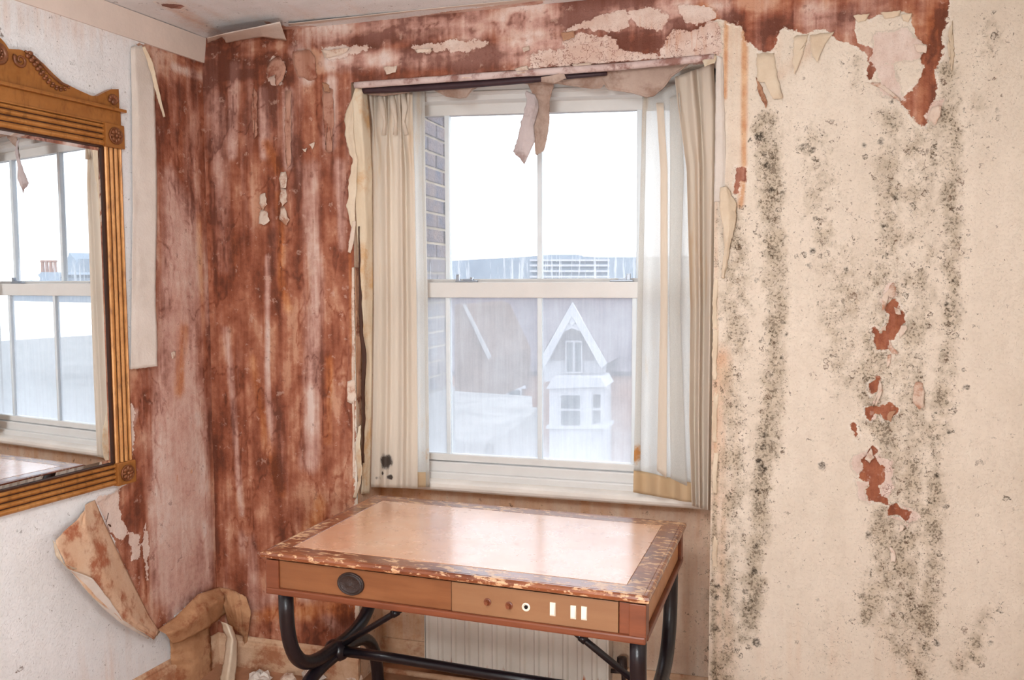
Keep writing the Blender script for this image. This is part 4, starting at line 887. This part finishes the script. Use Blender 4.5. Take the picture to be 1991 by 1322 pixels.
# ------------------------------------------------------------------ paper peeling off the left reveal
rl_ = sheet('reveal_paper', [[(692, 168, -.004), (680, 200, -.014), (684, 260, -.012), (689, 340, -.004), (694, 440, .000), (701, 560, .004), (706, 640, .008), (712, 690, .014), (711, 760, .012), (709, 860, .012), (702, 960, .008)],
                       [(704, 172, .010), (702, 230, -.012), (708, 300, .0), (710, 440, .012), (710, 560, .02), (710, 700, .03), (708, 960, .03)],
                       [(714, 180, .055), (720, 250, .05), (724, 340, .05), (725, 560, .065), (723, 750, .07), (719, 960, .07)]], W, M['paper_reveal'], 18, 110, None, (3, 0), wob=.007, seed=12, label='loose yellowed wallpaper bulging from the left side of the window recess')
sheet('peeled_edge', [[(672, 215, -.014), (669, 262, -.020), (684, 310, -.014), (678, 360, -.02), (675, 400, -.012), (684, 450, -.01)], [(686, 190, -.016), (687, 262, -.022), (695, 310, -.012), (694, 360, -.01), (690, 400, -.006), (691, 450, -.004)]], W, M['paper_cream'], 8, 60, None, (5, 2), wob=.005, seed=22, label='ragged white paper edge curling off the upper left window corner')
sheet('peeled_edge', [[(686, 430, -.008), (678, 470, -.012), (676, 490, -.008)], [(692, 430, -.004), (688, 470, -.006), (682, 492, -.006)]], W, M['flake'], 5, 26, wall_back, (2, 1), seed=25)
sheet('peeled_edge', [[(684, 520, -.006), (684, 700, -.007), (686, 930, -.006)], [(689, 520, -.002), (689, 700, -.002), (690, 930, -.002)]], W, M['flake'], 4, 80, wall_back, (1.5, .5), seed=27)
sheet('paper_edge', [[(690, 520, .002), (692, 640, .004), (693, 740, .002), (692, 900, .004)], [(700, 520, .030), (703, 640, .034), (704, 740, .03), (700, 900, .03)]], W, M['flake_brown'], 6, 60, wall_back, (2, 3), wob=.006, seed=29)
flake('flake', [(676, 742), (690, 738), (692, 770), (688, 786), (675, 780)], W, M['flake'], wall_back, .014, (-1, 0), seed=3)
sheet('gap_shade', [[(697, 440, .0), (697, 560, .0), (699, 650, .002), (704, 690, .004), (703, 760, .004), (704, 900, .006)], [(700, 440, .002), (702, 560, .004), (706, 650, .006), (712, 684, .012), (710, 760, .012), (708, 900, .012)]], W, M['groove'], 5, 70, wall_back, (2, 3), wob=.001, seed=37)  # dark sheet painted as the shade in the gap behind the loose paper
sheet('hanging_curl', [[(697, 830, -.006), (690, 870, -.016), (694, 910, -.010), (697, 935, -.016), (686, 968, -.004)], [(702, 826, -.002), (700, 870, -.022), (704, 915, -.026), (702, 940, -.024), (692, 968, -.01)]], W, M['paper_reveal'], 7, 50, wall_back, (2, 2), wob=.003, seed=31)

# right edge of the recess
sheet('paper_edge', [[(1392, 108, -.002), (1391, 200, -.004), (1390, 300, -.003), (1388, 392, -.004)], [(1400, 110, -.010), (1402, 200, -.012), (1405, 300, -.010), (1403, 392, -.006)], [(1406, 112, -.002), (1408, 200, -.003), (1412, 300, -.002), (1410, 392, -.002)]], W, M['paper_white'], 9, 60, wall_back, (1, 2), wob=.002, seed=33)
sheet('hanging_curl', [[(1400, 365, -.010), (1398, 400, -.022), (1406, 440, -.020), (1408, 480, -.014), (1402, 540, -.006)], [(1412, 362, -.020), (1416, 400, -.034), (1416, 440, -.030), (1414, 480, -.022), (1406, 542, -.012)], [(1418, 372, -.012), (1434, 400, -.012), (1428, 440, -.016), (1420, 480, -.012), (1409, 540, -.006)]], W, M['paper_cream'], 13, 60, wall_back, (2, 4), wob=.004, seed=35)
for i, (a, b) in enumerate(((540, 640), (640, 740), (760, 860), (880, 960), (1040, 1110))):
    sheet('peeled_edge', [[(1388, a, -.002), (1384, (a + b) / 2, -.012), (1386, b, -.002)], [(1397, a, -.002), (1394, (a + b) / 2, -.006), (1394, b, -.002)]], W, M['paper_cream'], 5, 26, wall_back, (2.5, 2), seed=40 + i)
mb = MB(); mb.add([tuple(W(x, y, .001)) for x, y in []], []);
flake('knot_of_paper', [(1366, 118), (1376, 108), (1390, 104), (1394, 112), (1390, 122), (1370, 130)], W, M['paper_reveal'], wall_back, .03, (0, 1), seed=9)
# scraps on the right hand wall
RW = [([(1471, 104), (1505, 103), (1512, 150), (1521, 190), (1503, 193), (1486, 160), (1472, 158)], 'paper_cream', .012, (0, 1)), ([(1544, 70), (1572, 66), (1560, 110), (1545, 146), (1541, 120)], 'paper_cream', .010, (0, 1)), ([(1574, 68), (1622, 62), (1602, 90), (1588, 122), (1578, 104)], 'paper_cream', .010, (0, 1)),
      ([(1470, 150), (1480, 165), (1492, 200), (1490, 212), (1474, 180)], 'flake_brown', .006, (0, 1)), ([(1735, 548), (1741, 552), (1742, 575), (1733, 582), (1728, 570), (1722, 600), (1714, 603), (1716, 575), (1724, 566)], 'flake', .018, (-.3, 1)), ([(1738, 596), (1750, 600), (1752, 612), (1742, 610)], 'flake', .012, (0, 1)), ([(1752, 632), (1762, 632), (1764, 640), (1750, 658), (1747, 646)], 'flake', .014, (1, 0)),
      ([(1729, 660), (1735, 672), (1746, 688), (1734, 688), (1727, 676)], 'flake', .016, (1, .5)), ([(1716, 636), (1724, 630), (1722, 643), (1712, 644)], 'flake', .01, (-1, 0)), ([(1780, 742), (1794, 744), (1797, 765), (1796, 792), (1786, 796), (1774, 780), (1776, 760)], 'flake', .020, (.2, 1)), ([(1711, 736), (1716, 760), (1704, 788), (1698, 790), (1706, 762)], 'flake', .012, (1, 0)),
      ([(1728, 800), (1742, 797), (1732, 820), (1724, 816)], 'flake_brown', .016, (0, 1)), ([(1726, 690), (1733, 688), (1731, 706), (1724, 714)], 'flake', .01, (0, 1)), ([(1750, 1020), (1758, 1020), (1756, 1032), (1748, 1034)], 'flake', .012, (0, 1)), ([(1730, 1062), (1740, 1070), (1742, 1092), (1732, 1092)], 'flake', .010, (0, 1)), ([(1805, 230), (1812, 208), (1830, 205), (1828, 226), (1818, 244)], 'flake', .012, (1, 0)),
      ([(1845, 60), (1852, 40), (1856, 110), (1850, 140), (1843, 100)], 'paper_cream', .010, (-1, 0)), ([(1687, 160), (1712, 170), (1736, 190), (1752, 198), (1748, 190), (1712, 160)], 'flake', .012, (0, 1)), ([(1658, 30), (1690, 26), (1684, 40), (1668, 44)], 'paper_cream', .014, (0, -1)), ([(1712, 24), (1750, 20), (1748, 32), (1720, 36)], 'paper_cream', .014, (0, -1)), ([(1752, 28), (1774, 27), (1766, 44), (1756, 40)], 'paper_cream', .014, (1, -.5)),
      ([(1776, 85), (1802, 88), (1800, 103), (1782, 100)], 'flake', .014, (1, 0)), ([(1693, 872), (1700, 890), (1690, 900), (1682, 892)], 'flake', .008, (-1, 0))]
for i, (p, m_, lf, dr) in enumerate(RW): flake('paper_scrap', p, W, M[m_], wall_back, lf, dr, seed=50 + i, base=-.004)
# plaster and paint scraps on the left panel and above the window
LP = [([(526, 116), (540, 108), (553, 122), (556, 138), (548, 158), (536, 168), (534, 145), (520, 152), (518, 135)], 'flake_skin', .022, (.2, 1)), ([(545, 335), (556, 333), (559, 350), (556, 366), (546, 366), (542, 348)], 'flake', .020, (.2, 1)), ([(546, 366), (556, 368), (558, 392), (549, 402), (544, 386)], 'flake', .016, (0, 1)), ([(544, 404), (552, 400), (562, 428), (556, 437), (544, 426)], 'flake', .020, (.5, 1)), ([(506, 378), (516, 376), (519, 398), (510, 408), (504, 396)], 'flake', .014, (0, 1)), ([(506, 408), (518, 410), (524, 430), (512, 438), (502, 434)], 'flake', .020, (0, 1)),
      ([(626, 160), (640, 165), (642, 180), (630, 178)], 'flake_brown', .01, (0, 1)), ([(600, 282), (612, 276), (608, 290)], 'flake', .012, (0, -1)), ([(586, 290), (598, 288), (594, 296)], 'flake', .01, (0, 1)), ([(624, 98), (680, 92), (668, 105), (640, 112), (630, 112)], 'flake', .010, (0, -1)), ([(806, 96), (842, 94), (838, 100), (812, 104)], 'flake', .008, (0, -1)), ([(744, 130), (772, 128), (768, 140), (752, 144)], 'flake', .008, (0, 1)),
      ([(1000, 134), (1024, 128), (1030, 138), (1006, 144)], 'flake', .014, (0, 1)), ([(1112, 126), (1150, 122), (1148, 132), (1118, 136)], 'flake', .012, (0, 1)), ([(820, 152), (870, 147), (868, 153), (826, 158)], 'flake', .012, (0, 1)), ([(890, 146), (960, 140), (956, 147), (900, 152)], 'flake', .012, (0, 1)), ([(1016, 92), (1030, 88), (1028, 98), (1018, 102)], 'flake', .02, (0, 1)), ([(1090, 64), (1118, 60), (1116, 72), (1096, 80)], 'flake_brown', .01, (0, 1))]
# long leaves of lifting plaster skin on the left panel
LP += [([(568, 100), (600, 96), (612, 112), (616, 150), (604, 158), (590, 150), (578, 148), (570, 125)], 'flake_skin', .010, (0, -1)), ([(626, 168), (646, 172), (650, 230), (645, 296), (634, 296), (628, 230)], 'flake_skin', .008, (0, 1)), ([(492, 170), (500, 180), (500, 262), (494, 270), (488, 220)], 'flake_skin', .008, (0, 1)), ([(555, 176), (566, 176), (566, 320), (558, 330), (553, 260)], 'flake_skin', .007, (0, 1))]
for i, (p, m_, lf, dr) in enumerate(LP): flake('plaster_scrap', p, W, M[m_], wall_back, lf, dr, seed=90 + i, base=-.004)
flake('plaster_scrap', [(333, 686), (340, 683), (341, 692), (334, 697)], L, M['flake'], wall_left, .01, (0, 1), seed=140, sgn=1, base=.004)
# ceiling paper coming away along the window wall
sheet('ceiling_peel', [[(402, 74, -.20), (450, 62, -.20), (500, 52, -.20), (545, 42, -.18)], [(404, 84, -.03), (432, 72, -.04), (440, 84, -.03), (470, 78, -.05), (510, 72, -.05), (556, 79, -.03)]], W, M['paper_white'], 10, 80, ceiling, (1, 4), seed=61, wob=.004)
sheet('ceiling_peel', [[(560, 46, -.10), (800, 20, -.08), (1060, -6, -.08)], [(562, 52, -.02), (800, 28, -.02), (1060, 3, -.02)]], W, M['paper_white'], 6, 140, ceiling, (1, 3), seed=63, wob=.004)

# ------------------------------------------------------------------ loose paper on the left wall
sheet('hanging_paper', [[(254, 92, .004), (256, 200, .010), (258, 400, .012), (256, 560, .014), (254, 718, .016)], [(262, 90, .012), (268, 200, .026), (272, 400, .016), (272, 560, .018), (272, 716, .020)], [(276, 88, .016), (300, 130, .014), (304, 290, .030), (305, 440, .022), (303, 560, .026), (306, 712, .030)]], Lr, M['paper_white'], 16, 90, None, (0, 1.5), (0, 2), wob=.004, seed=71, label='long strip of white wallpaper hanging loose right of the mirror', wfreq=.7)
sheet('hanging_curl', [[(276, 92, .016), (290, 130, .020), (298, 160, .026), (310, 205, .02), (317, 228, .012)], [(282, 90, .026), (298, 125, .034), (306, 160, .036), (316, 205, .03), (321, 227, .02)]], Lr, M['paper_cream'], 7, 40, wall_left, (2, 1), seed=73)
fold = [(184, 972, .006), (196, 1000, .010), (226, 1065, .012), (262, 1140, .012), (292, 1200, .014), (311, 1228, .02)]
mid = [(165, 982, .030), (165, 1020, .055), (190, 1090, .065), (220, 1150, .062), (262, 1208, .055), (305, 1236, .03)]
free = [(180, 974, .010), (150, 1010, .050), (106, 1052, .085), (126, 1098, .085), (180, 1160, .075), (238, 1206, .066), (300, 1243, .034)]
sheet('folded_flap', [fold, mid, free], Lr, M['paper_back'], 26, 70, None, (0, 5), (0, 3), wob=.007, seed=75, label='large brown stained wallpaper flap folded back below the mirror corner')
sheet('flap_lip', [[(108, 1056, .086), (124, 1096, .088), (150, 1106, .088)], [(103, 1050, .070), (108, 1080, .066), (134, 1108, .070)]], Lr, M['paper_cream'], 7, 24, wall_left, (0, 2), seed=77)
sheet('flap_lip', [[(128, 1104, .090), (180, 1124, .094), (215, 1170, .084), (240, 1206, .070), (290, 1240, .04)], [(134, 1106, .070), (160, 1140, .07), (200, 1182, .066), (238, 1214, .058), (288, 1242, .034)]], Lr, M['paper_white'], 8, 50, wall_left, (3, 1), seed=79)
mb = MB(); mb.tube([L(x, y, .006) for x, y in ((211, 997), (209, 1006), (206, 1016))], .0012, 6); mb.tube([L(x, y, .006) for x, y in ((211, 1020), (214, 1021), (215, 1024))], .0026, 6); mb.build('pencil_mark', M['groove'], wall_left)
# paper at the foot of the corner
sheet('crumpled_sheet', [[(306, 1224, .010), (340, 1200, .020), (385, 1155, .025), (432, 1140, .012)], [(322, 1232, .060), (356, 1222, .070), (400, 1185, .075), (436, 1160, .06)], [(336, 1252, .045), (352, 1248, .05), (404, 1222, .06), (442, 1190, .04)]], Lr, M['paper_brown'], 16, 50, None, (0, 3), wob=.008, seed=81, label='brown crumpled wallpaper sheet slumped in the lower left corner')
sheet('fallen_paper', [[(330, 1240, .012), (332, 1290, .014), (336, 1340, .02)], [(372, 1225, .03), (378, 1285, .04), (385, 1340, .05)], [(408, 1215, .02), (412, 1280, .03), (414, 1340, .03)]], Lr, M['paper_brown'], 12, 40, wall_left, (2, 3), wob=.008, seed=83)
sheet('curled_roll', [[(428, 1208, -.16), (440, 1240, -.16), (436, 1280, -.17), (424, 1335, -.17)], [(440, 1212, -.19), (452, 1242, -.195), (448, 1280, -.2), (438, 1335, -.2)], [(452, 1218, -.15), (462, 1248, -.15), (461, 1285, -.16), (456, 1335, -.16)]], W, M['paper_cream'], 12, 40, None, (3, 1), wob=.004, seed=85, label='pale curled roll of wallpaper standing in the corner beside the skirting')
sheet('peeled_sheet', [[(428, 1142, -.004), (450, 1146, -.006), (478, 1160, -.004)], [(436, 1180, -.03), (458, 1185, -.05), (488, 1190, -.03)], [(445, 1215, -.02), (470, 1235, -.04), (478, 1262, -.01)]], W, M['paper_brown'], 14, 40, wall_back, (3, 5), wob=.008, seed=87)
for i, (x, y, s_) in enumerate(((505, 1316, .030), (560, 1318, .022), (610, 1312, .034), (690, 1316, .026))):
    c = Hz(x, y + 2, 0.010); mb = MB(); mb.ball(c, (s_ * 1.5, s_, s_ * .8), 12, 8); q = random.Random(i)
    mb.v = [tuple(np.array(p) + np.array([q.uniform(-1, 1), q.uniform(-1, 1), q.uniform(-.6, 1)]) * s_ * .28) for p in mb.v]
    mb.v = [(p[0], p[1], max(p[2], .002)) for p in mb.v]
    tag(mb.build('paper_debris', M['flake' if i % 2 else 'paper_white'], smooth=False, origin=c), ['crumpled white paper scrap on the floor nearest the corner', 'small pale plaster crumb second from the corner at the skirting', 'crumpled white paper scrap under the left end of the desk', 'small pale plaster crumb on the floor before the recess'][i], 'debris', 'scraps along the skirting')

# ------------------------------------------------------------------ radiator below the window
def radmat():
    n = NT('radiator_enamel'); co = n.co; z = n.sepz(co, 2)
    c = n.ramp(n.noise(co, 6, 4), [(0.3, rgb(214, 204, 192)), (0.7, rgb(230, 222, 212))])
    k = n.rng(n.sub(n.noise(n.mapv(co, (1, 1, .15)), 26, 5, .65), n.mul(n.sub(z, .05), 2.2)), 0.50, 0.60)
    return n.done(n.bsdf(n.mix(k, c, n.ramp(n.noise(co, 60, 3), [(0.3, rgb(140, 66, 26)), (0.7, rgb(190, 104, 48))])), 0.4, 0.4))
M['rad'] = radmat()
rx0, rx1, rz0, rz1 = -1.247, -.527, .045, .60
rad = empty('radiator', ((rx0 + rx1) / 2, YW + .14, 0), 0, 'white ribbed panel radiator with rust along its base below the sill', 'radiator')
prof = []; nr = 13
for i in range(nr):
    xa = rx0 + (rx1 - rx0) * i / nr; w_ = (rx1 - rx0) / nr
    prof += [(xa, .0), (xa + w_ * .22, .0), (xa + w_ * .34, .009), (xa + w_ * .88, .009)]
prof += [(rx1, 0), (rx1, .03), (rx0, .03)]
mb = MB(); mb.profile(prof, rz0, rz1, lambda a, b, t: (a, YW + .10 + b, t)); mb.build('panel', M['rad'], rad, origin=rad.location)
mb = MB(); mb.bbox((rx0 - .006, YW + .098, rz1 - .006), (rx1 + .006, YW + .19, rz1 + .006), .004); mb.build('top_grille', M['rad'], rad, origin=rad.location)
for x in (rx0 - .004, rx1 - .004): MB().bbox((x, YW + .10, rz0 + .01), (x + .008, YW + .19, rz1), .002).build('end_plate', M['rad'], rad, origin=rad.location)
mb = MB(); mb.tube([(rx1, YW + .15, .10), (rx1 + .05, YW + .15, .10), (rx1 + .055, YW + .15, .02)], .009, 8); mb.lathe([(.018, 0), (.02, .01), (.018, .05), (.0, .055)], (rx1 + .045, YW + .15, .105), (0, 0, 1), 12); mb.build('valve', M['badge'], rad, origin=rad.location, smooth=True)
mb = MB(); mb.tube([(XL + .02, YW + .06, .030), (-.8, YW + .06, .030), (XR - .02, YW + .06, .030)], .011, 8); tag(mb.build('heating_pipe', M['skirt'], smooth=True), 'painted heating pipe running along the floor under the radiator', 'pipe')

# ------------------------------------------------------------------ outside
def hazy(name, a, b, sc_=3, bump=0.0):
    n = NT(name); c = n.ramp(n.noise(n.co, sc_, 5, .65), [(0.3, a), (0.7, b)]); return n.done(n.bsdf(c, 0.85, 0.1, n.bump(n.noise(n.co, sc_ * 6, 4), bump, .05) if bump else None))
M['brick'] = hazy('brick_outdoor', rgb(84, 84, 98), rgb(132, 112, 104), 9, .4); M['mortar'] = hazy('mortar', rgb(168, 150, 128), rgb(190, 176, 156), 12)
M['lead'] = hazy('flat_roof_felt', rgb(104, 103, 104), rgb(150, 148, 148), 2.2, .2); M['ext_white'] = hazy('white_render', rgb(160, 160, 166), rgb(178, 178, 184), 1)
M['ext_brick'] = hazy('far_brick', rgb(128, 92, 76), rgb(160, 120, 100), 1.4); M['ext_roof'] = hazy('far_tiles', rgb(84, 76, 82), rgb(108, 98, 104), .7); M['ext_brown'] = hazy('brown_side_wall', rgb(84, 64, 54), rgb(104, 82, 70), .8)
M['ext_glass'] = plain('far_pane', rgb(50, 60, 70), .3, .3); M['ext_grey'] = hazy('far_grey', rgb(112, 122, 134), rgb(138, 148, 158), .05); M['ext_green'] = hazy('foliage', rgb(50, 84, 40), rgb(84, 112, 60), 3); M['ground'] = hazy('street', rgb(110, 108, 106), rgb(130, 128, 126), .2)  # ext_grey has the bluish haze of distance put into its colour
M['ext_red'] = hazy('red_brick_arch', rgb(150, 60, 48), rgb(176, 90, 76), 3)
MB().box((-150, YW + .6, -9.2), (150, 400, -9.0)).build('street_ground', M['ground'])['kind'] = 'structure'
# neighbour's brick wall running out from the left jamb
xb = -1.60; nb = empty('brick_wall', (xb, 3.9, 0), 0, 'brick side wall of the neighbouring house seen through the left panes', 'wall')
MB().box((xb - .3, YW + .36, .98), (xb - .006, 4.25, 3.2)).build('mortar_body', M['mortar'], nb, origin=nb.location)
MB().bbox((xb - .3, YW + .36, .62), (xb + .02, 4.26, .99), .01).build('upstand', M['lead'], nb, origin=nb.location)
bmesh_ = MB().bbox((-.012, 0, 0), (.004, .205, .062), .004); b0 = None; q = random.Random(5)
for r in range(29):
    z = 1.0 + r * .075; y = 3.30 - (.11 if r % 2 else 0)
    while y < 4.24:
        ln = min(.205, 4.245 - y)
        if y > 3.2 and ln > .03:
            if b0 is None: o = b0 = bmesh_.build('brick', M['brick'], nb)
            else: o = b0.copy(); link(o, nb)
            o.location = (q.uniform(-.003, .005), y - 3.9, z); o.scale = (1, ln / .205, 1)
        y += .217
# flat roof below
zr = .70; fr = [Hz(880, 760, zr), Hz(1034, 770, zr), Hz(1036, 800, zr), Hz(945, 872, zr)]
fr = [(p[0], p[1]) for p in fr] + [(-1.30, 3.30), (-2.70, 3.30), (-2.70, fr[0][1])]
mb = MB(); mb.prism(fr, lambda u, v, d: (u, v, d), zr - .25, zr); froof = tag(mb.build('flat_roof', M['lead']), 'pale weathered flat roof just outside the lower left panes', 'roof')
mb = MB(); mb.prism([fr[2], fr[3], (fr[3][0] + .05, fr[3][1] - .02), (fr[2][0] + .05, fr[2][1] - .02)], lambda u, v, d: (u, v, d), zr - .5, zr + .03); mb.build('kerb', M['lead'], froof)
# terrace opposite with a white gable and a bay
YH = 40.0
def E(px, py, Y): return atd(px, py, Y)
th = empty('terraced_house', E(1112, 700, YH), 0, 'brick house with white gable, carved bargeboards and bay window across the street', 'house'); TO = th.location
def poly3(name, pts, Y0, Y1, mat, par, o=TO):
    P0 = [E(x, y, Y0) for x, y in pts]; P1 = [np.array([p[0], Y1, p[2]]) for p in P0]; n = len(pts); mb = MB()
    mb.add(P0 + P1, [tuple(range(n)), tuple(range(2 * n - 1, n - 1, -1))] + [(i, (i + 1) % n, n + (i + 1) % n, n + i) for i in range(n)]); return mb.build(name, mat, par, origin=o)
def boxpx(name, x0, y0, x1, y1, Y0, Y1, mat, par, o=TO): return poly3(name, [(x0, y0), (x1, y0), (x1, y1), (x0, y1)], Y0, Y1, mat, par, o)
boxpx('wall', 860, 712, 1330, 990, YH + 1.0, YH + 8, M['ext_brick'], th)
r0, r1, r2, r3 = E(850, 722, YH + .6), E(1335, 722, YH + .6), E(1335, 570, YH + 4.9), E(850, 570, YH + 4.9)
MB().add([r0, r1, r2, r3] + [np.array(p) + np.array([0, .3, -.25]) for p in (r0, r1, r2, r3)], [(0, 1, 2, 3), (7, 6, 5, 4), (0, 4, 5, 1), (1, 5, 6, 2), (2, 6, 7, 3), (3, 7, 4, 0)]).build('roof', M['ext_roof'], th, origin=TO)
poly3('gable_wall', [(1058, 742), (1058, 690), (1112, 604), (1166, 690), (1166, 742)], YH - 1.0, YH + 3, M['ext_white'], th)
for a, b in (((1112, 588), (1046, 706)), ((1112, 588), (1180, 706))):
    sg = 1 if b[0] > a[0] else -1
    bb = poly3('bargeboard', [(a[0], a[1]), (b[0], b[1]), (b[0] - sg * 10, b[1] + 10), (b[0] - sg * 16, b[1] + 2), (a[0], a[1] + 26)], YH - 1.8, YH - 1.55, M['ext_white'], th)
    rr = [E(a[0], a[1] - 1, YH - 1.7), E(b[0] + sg * 2, b[1], YH - 1.7)]; rr2 = [E(a[0], a[1] - 1, YH - 1.7) + np.array([0, 4.5, 0]), E(b[0] + sg * 2, b[1], YH - 1.7) + np.array([0, 4.5, 0])]
    MB().add([rr[0], rr[1], rr2[1], rr2[0]], [(0, 1, 2, 3)]).build('gable_roof', M['ext_roof'], th, origin=TO)
poly3('arch_board', [(1088, 650), (1096, 634), (1112, 626), (1128, 634), (1138, 650), (1128, 644), (1112, 638), (1098, 644)], YH - 1.7, YH - 1.5, M['ext_white'], th)
poly3('tie_trim', [(1112, 600), (1122, 622), (1112, 634), (1102, 622)], YH - 1.75, YH - 1.6, M['ext_white'], th)
poly3('tile_hanging', [(1072, 700), (1072, 676), (1094, 650), (1112, 642), (1132, 650), (1154, 676), (1154, 700)], YH - 1.12, YH - 1.0, M['ext_roof'], th)
gw = boxpx('window', 1099, 662, 1132, 726, YH - 1.3, YH - 1.1, M['ext_white'], th)
for x in (1102, 1118): boxpx('pane', x, 666, x + 11, 722, YH - 1.36, YH - 1.28, M['ext_glass'], gw)
by = boxpx('bay', 1068, 752, 1150, 920, YH - 2.4, YH + 2, M['ext_white'], th)
rb = [E(1150, 752, YH - 2.4), E(1174, 750, YH - 1.0), E(1174, 915, YH - 1.0), E(1150, 920, YH - 2.4)]
MB().add(rb + [p + np.array([0, 2, 0]) for p in rb], [(0, 1, 2, 3), (4, 7, 6, 5), (0, 4, 5, 1), (1, 5, 6, 2), (2, 6, 7, 3), (3, 7, 4, 0)]).build('bay_side', M['ext_white'], th, origin=TO)
poly3('bay_roof', [(1062, 756), (1075, 734), (1168, 734), (1178, 752)], YH - 2.6, YH - .5, M['ext_white'], th)
boxpx('bay_sill', 1062, 828, 1182, 834, YH - 2.6, YH - 1.0, M['ext_white'], th)
bw_ = boxpx('window', 1087, 766, 1130, 828, YH - 2.5, YH - 2.4, M['ext_white'], th)
for y0, y1 in ((769, 794), (799, 826)): boxpx('pane', 1091, y0, 1127, y1, YH - 2.56, YH - 2.48, M['ext_glass'], bw_)
def sidebox(name, x0, y0, x1, y1, mat, par, d):
    f = lambda x: YH - 2.4 + 1.4 * (x - 1150) / 24. - d
    P = [E(x, y, f(x)) for x, y in ((x0, y0), (x1, y0), (x1, y1), (x0, y1))]; Q = [p + np.array([0, .08, 0]) for p in P]
    return MB().add(P + Q, [(0, 1, 2, 3), (7, 6, 5, 4), (0, 4, 5, 1), (1, 5, 6, 2), (2, 6, 7, 3), (3, 7, 4, 0)]).build(name, mat, par, origin=TO)
w2 = sidebox('window', 1152, 764, 1170, 826, M['ext_white'], th, .06)
for y0, y1 in ((767, 793), (798, 824)): sidebox('pane', 1154, y0, 1167, y1, M['ext_glass'], w2, .12)
# arched window in the brick part
boxpx('lintel', 978, 742, 1022, 756, YH + .8, YH + 1.1, M['ext_white'], th); aw = boxpx('window', 984, 756, 1014, 792, YH + .8, YH + 1.1, M['ext_white'], th)
boxpx('pane', 989, 759, 1010, 790, YH + .72, YH + .82, M['ext_glass'], aw)
poly3('brick_arch', [(976, 742), (984, 732), (1000, 728), (1016, 732), (1024, 742)], YH + .78, YH + 1.05, M['ext_red'], th)
# brown side wall with a sloping verge, nearer
sh = empty('side_house', E(915, 680, 30), 0, 'brown walled house with a sloping roof edge beyond the flat roof', 'house')
poly3('wall', [(884, 780), (884, 592), (902, 598), (950, 700), (950, 780)], 30, 36, M['ext_brown'], sh, sh.location)
poly3('verge', [(899, 592), (903, 593), (953, 694), (949, 699)], 29.8, 30.0, M['lead'], sh, sh.location)
mb = MB(); q = random.Random(3)
for i in range(70):
    c = E(957 + q.uniform(-12, 14), 655 + q.uniform(-18, 22), 38.4 + q.uniform(-.8, .6)); r = q.uniform(.12, .3); mb.ball(c, (r, r, r), 6, 4)
tag(mb.build('leafy_bush', M['ext_green'], origin=E(957, 655, 38.4)), 'green bush showing between the house roofs across the street', 'tree')
# far flats, hill
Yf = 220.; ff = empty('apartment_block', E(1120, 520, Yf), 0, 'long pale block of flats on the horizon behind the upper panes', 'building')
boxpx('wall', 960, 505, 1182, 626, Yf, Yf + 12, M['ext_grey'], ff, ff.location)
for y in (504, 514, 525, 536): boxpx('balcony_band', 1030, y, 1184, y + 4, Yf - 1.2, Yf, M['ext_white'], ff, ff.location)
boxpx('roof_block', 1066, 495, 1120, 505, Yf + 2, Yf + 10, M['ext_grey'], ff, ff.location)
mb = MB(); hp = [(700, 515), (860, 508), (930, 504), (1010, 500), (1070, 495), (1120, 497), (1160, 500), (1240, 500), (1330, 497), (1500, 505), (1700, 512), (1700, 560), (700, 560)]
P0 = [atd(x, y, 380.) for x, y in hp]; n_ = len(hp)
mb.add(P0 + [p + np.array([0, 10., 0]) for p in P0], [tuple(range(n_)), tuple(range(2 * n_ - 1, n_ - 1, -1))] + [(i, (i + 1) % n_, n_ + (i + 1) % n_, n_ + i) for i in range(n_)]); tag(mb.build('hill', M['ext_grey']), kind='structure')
# roofs and chimney that the mirror shows
def mir(px, py, Y):
    d = ray(px, py); o = LO + LN * .008; t = ((o - EYE) @ LN) / (d @ LN); p = EYE + d * t; r = d - 2 * (d @ LN) * LN; return p + r * ((Y - p[1]) / r[1])
def mpoly(name, pts, Y0, dy, mat, par, o):
    P0 = [mir(x, y, Y0) for x, y in pts]; n = len(pts); return MB().add(P0 + [p + np.array([0, dy, 0]) for p in P0], [tuple(range(n)), tuple(range(2 * n - 1, n - 1, -1))] + [(i, (i + 1) % n, n + (i + 1) % n, n + i) for i in range(n)]).build(name, mat, par, origin=o)
Yc = 24.
ch = empty('chimney_stack', mir(96, 545, Yc), 0, 'chimney stack with clay pots reflected in the wall mirror', 'chimney'); co_ = ch.location
mpoly('stack', [(76, 560), (77, 540), (73, 534), (80, 529), (116, 529), (122, 534), (116, 540), (116, 570)], Yc, 1.6, M['ext_grey'], ch, co_)
for x in (83, 91, 99, 107):
    c = mir(x, 528, Yc + .8); h = mir(x, 506, Yc + .8)[2] - c[2]; mb = MB(); w_ = h * .19; mb.lathe([(w_, -.05), (w_ * .85, h * .1), (w_ * .75, h * .8), (w_ * 1.0, h * .86), (w_ * 1.0, h), (0, h)], c, (0, 0, 1), 12); mb.build('chimney_pot', M['ext_brick'], ch, origin=co_)
tr_ = empty('pointed_roof', mir(140, 540, 34.), 0, 'slate pointed roof reflected in the wall mirror beside the chimney', 'roof')
mpoly('gable', [(124, 560), (126, 516), (134, 491), (146, 505), (156, 525), (158, 560)], 34., 4., M['ext_grey'], tr_, tr_.location); mpoly('stack', [(151, 520), (151, 503), (155, 503), (155, 530)], 33.5, 1., M['ext_grey'], tr_, tr_.location)
rw = empty('roof_row', mir(100, 555, 60.), 0, 'low far roofs reflected along the bottom of the mirror upper panes', 'roof')
mpoly('roofs', [(20, 585), (30, 546), (60, 545), (80, 548), (130, 540), (160, 529), (185, 526), (230, 526), (230, 590)], 60., 6., M['ext_grey'], rw, rw.location)
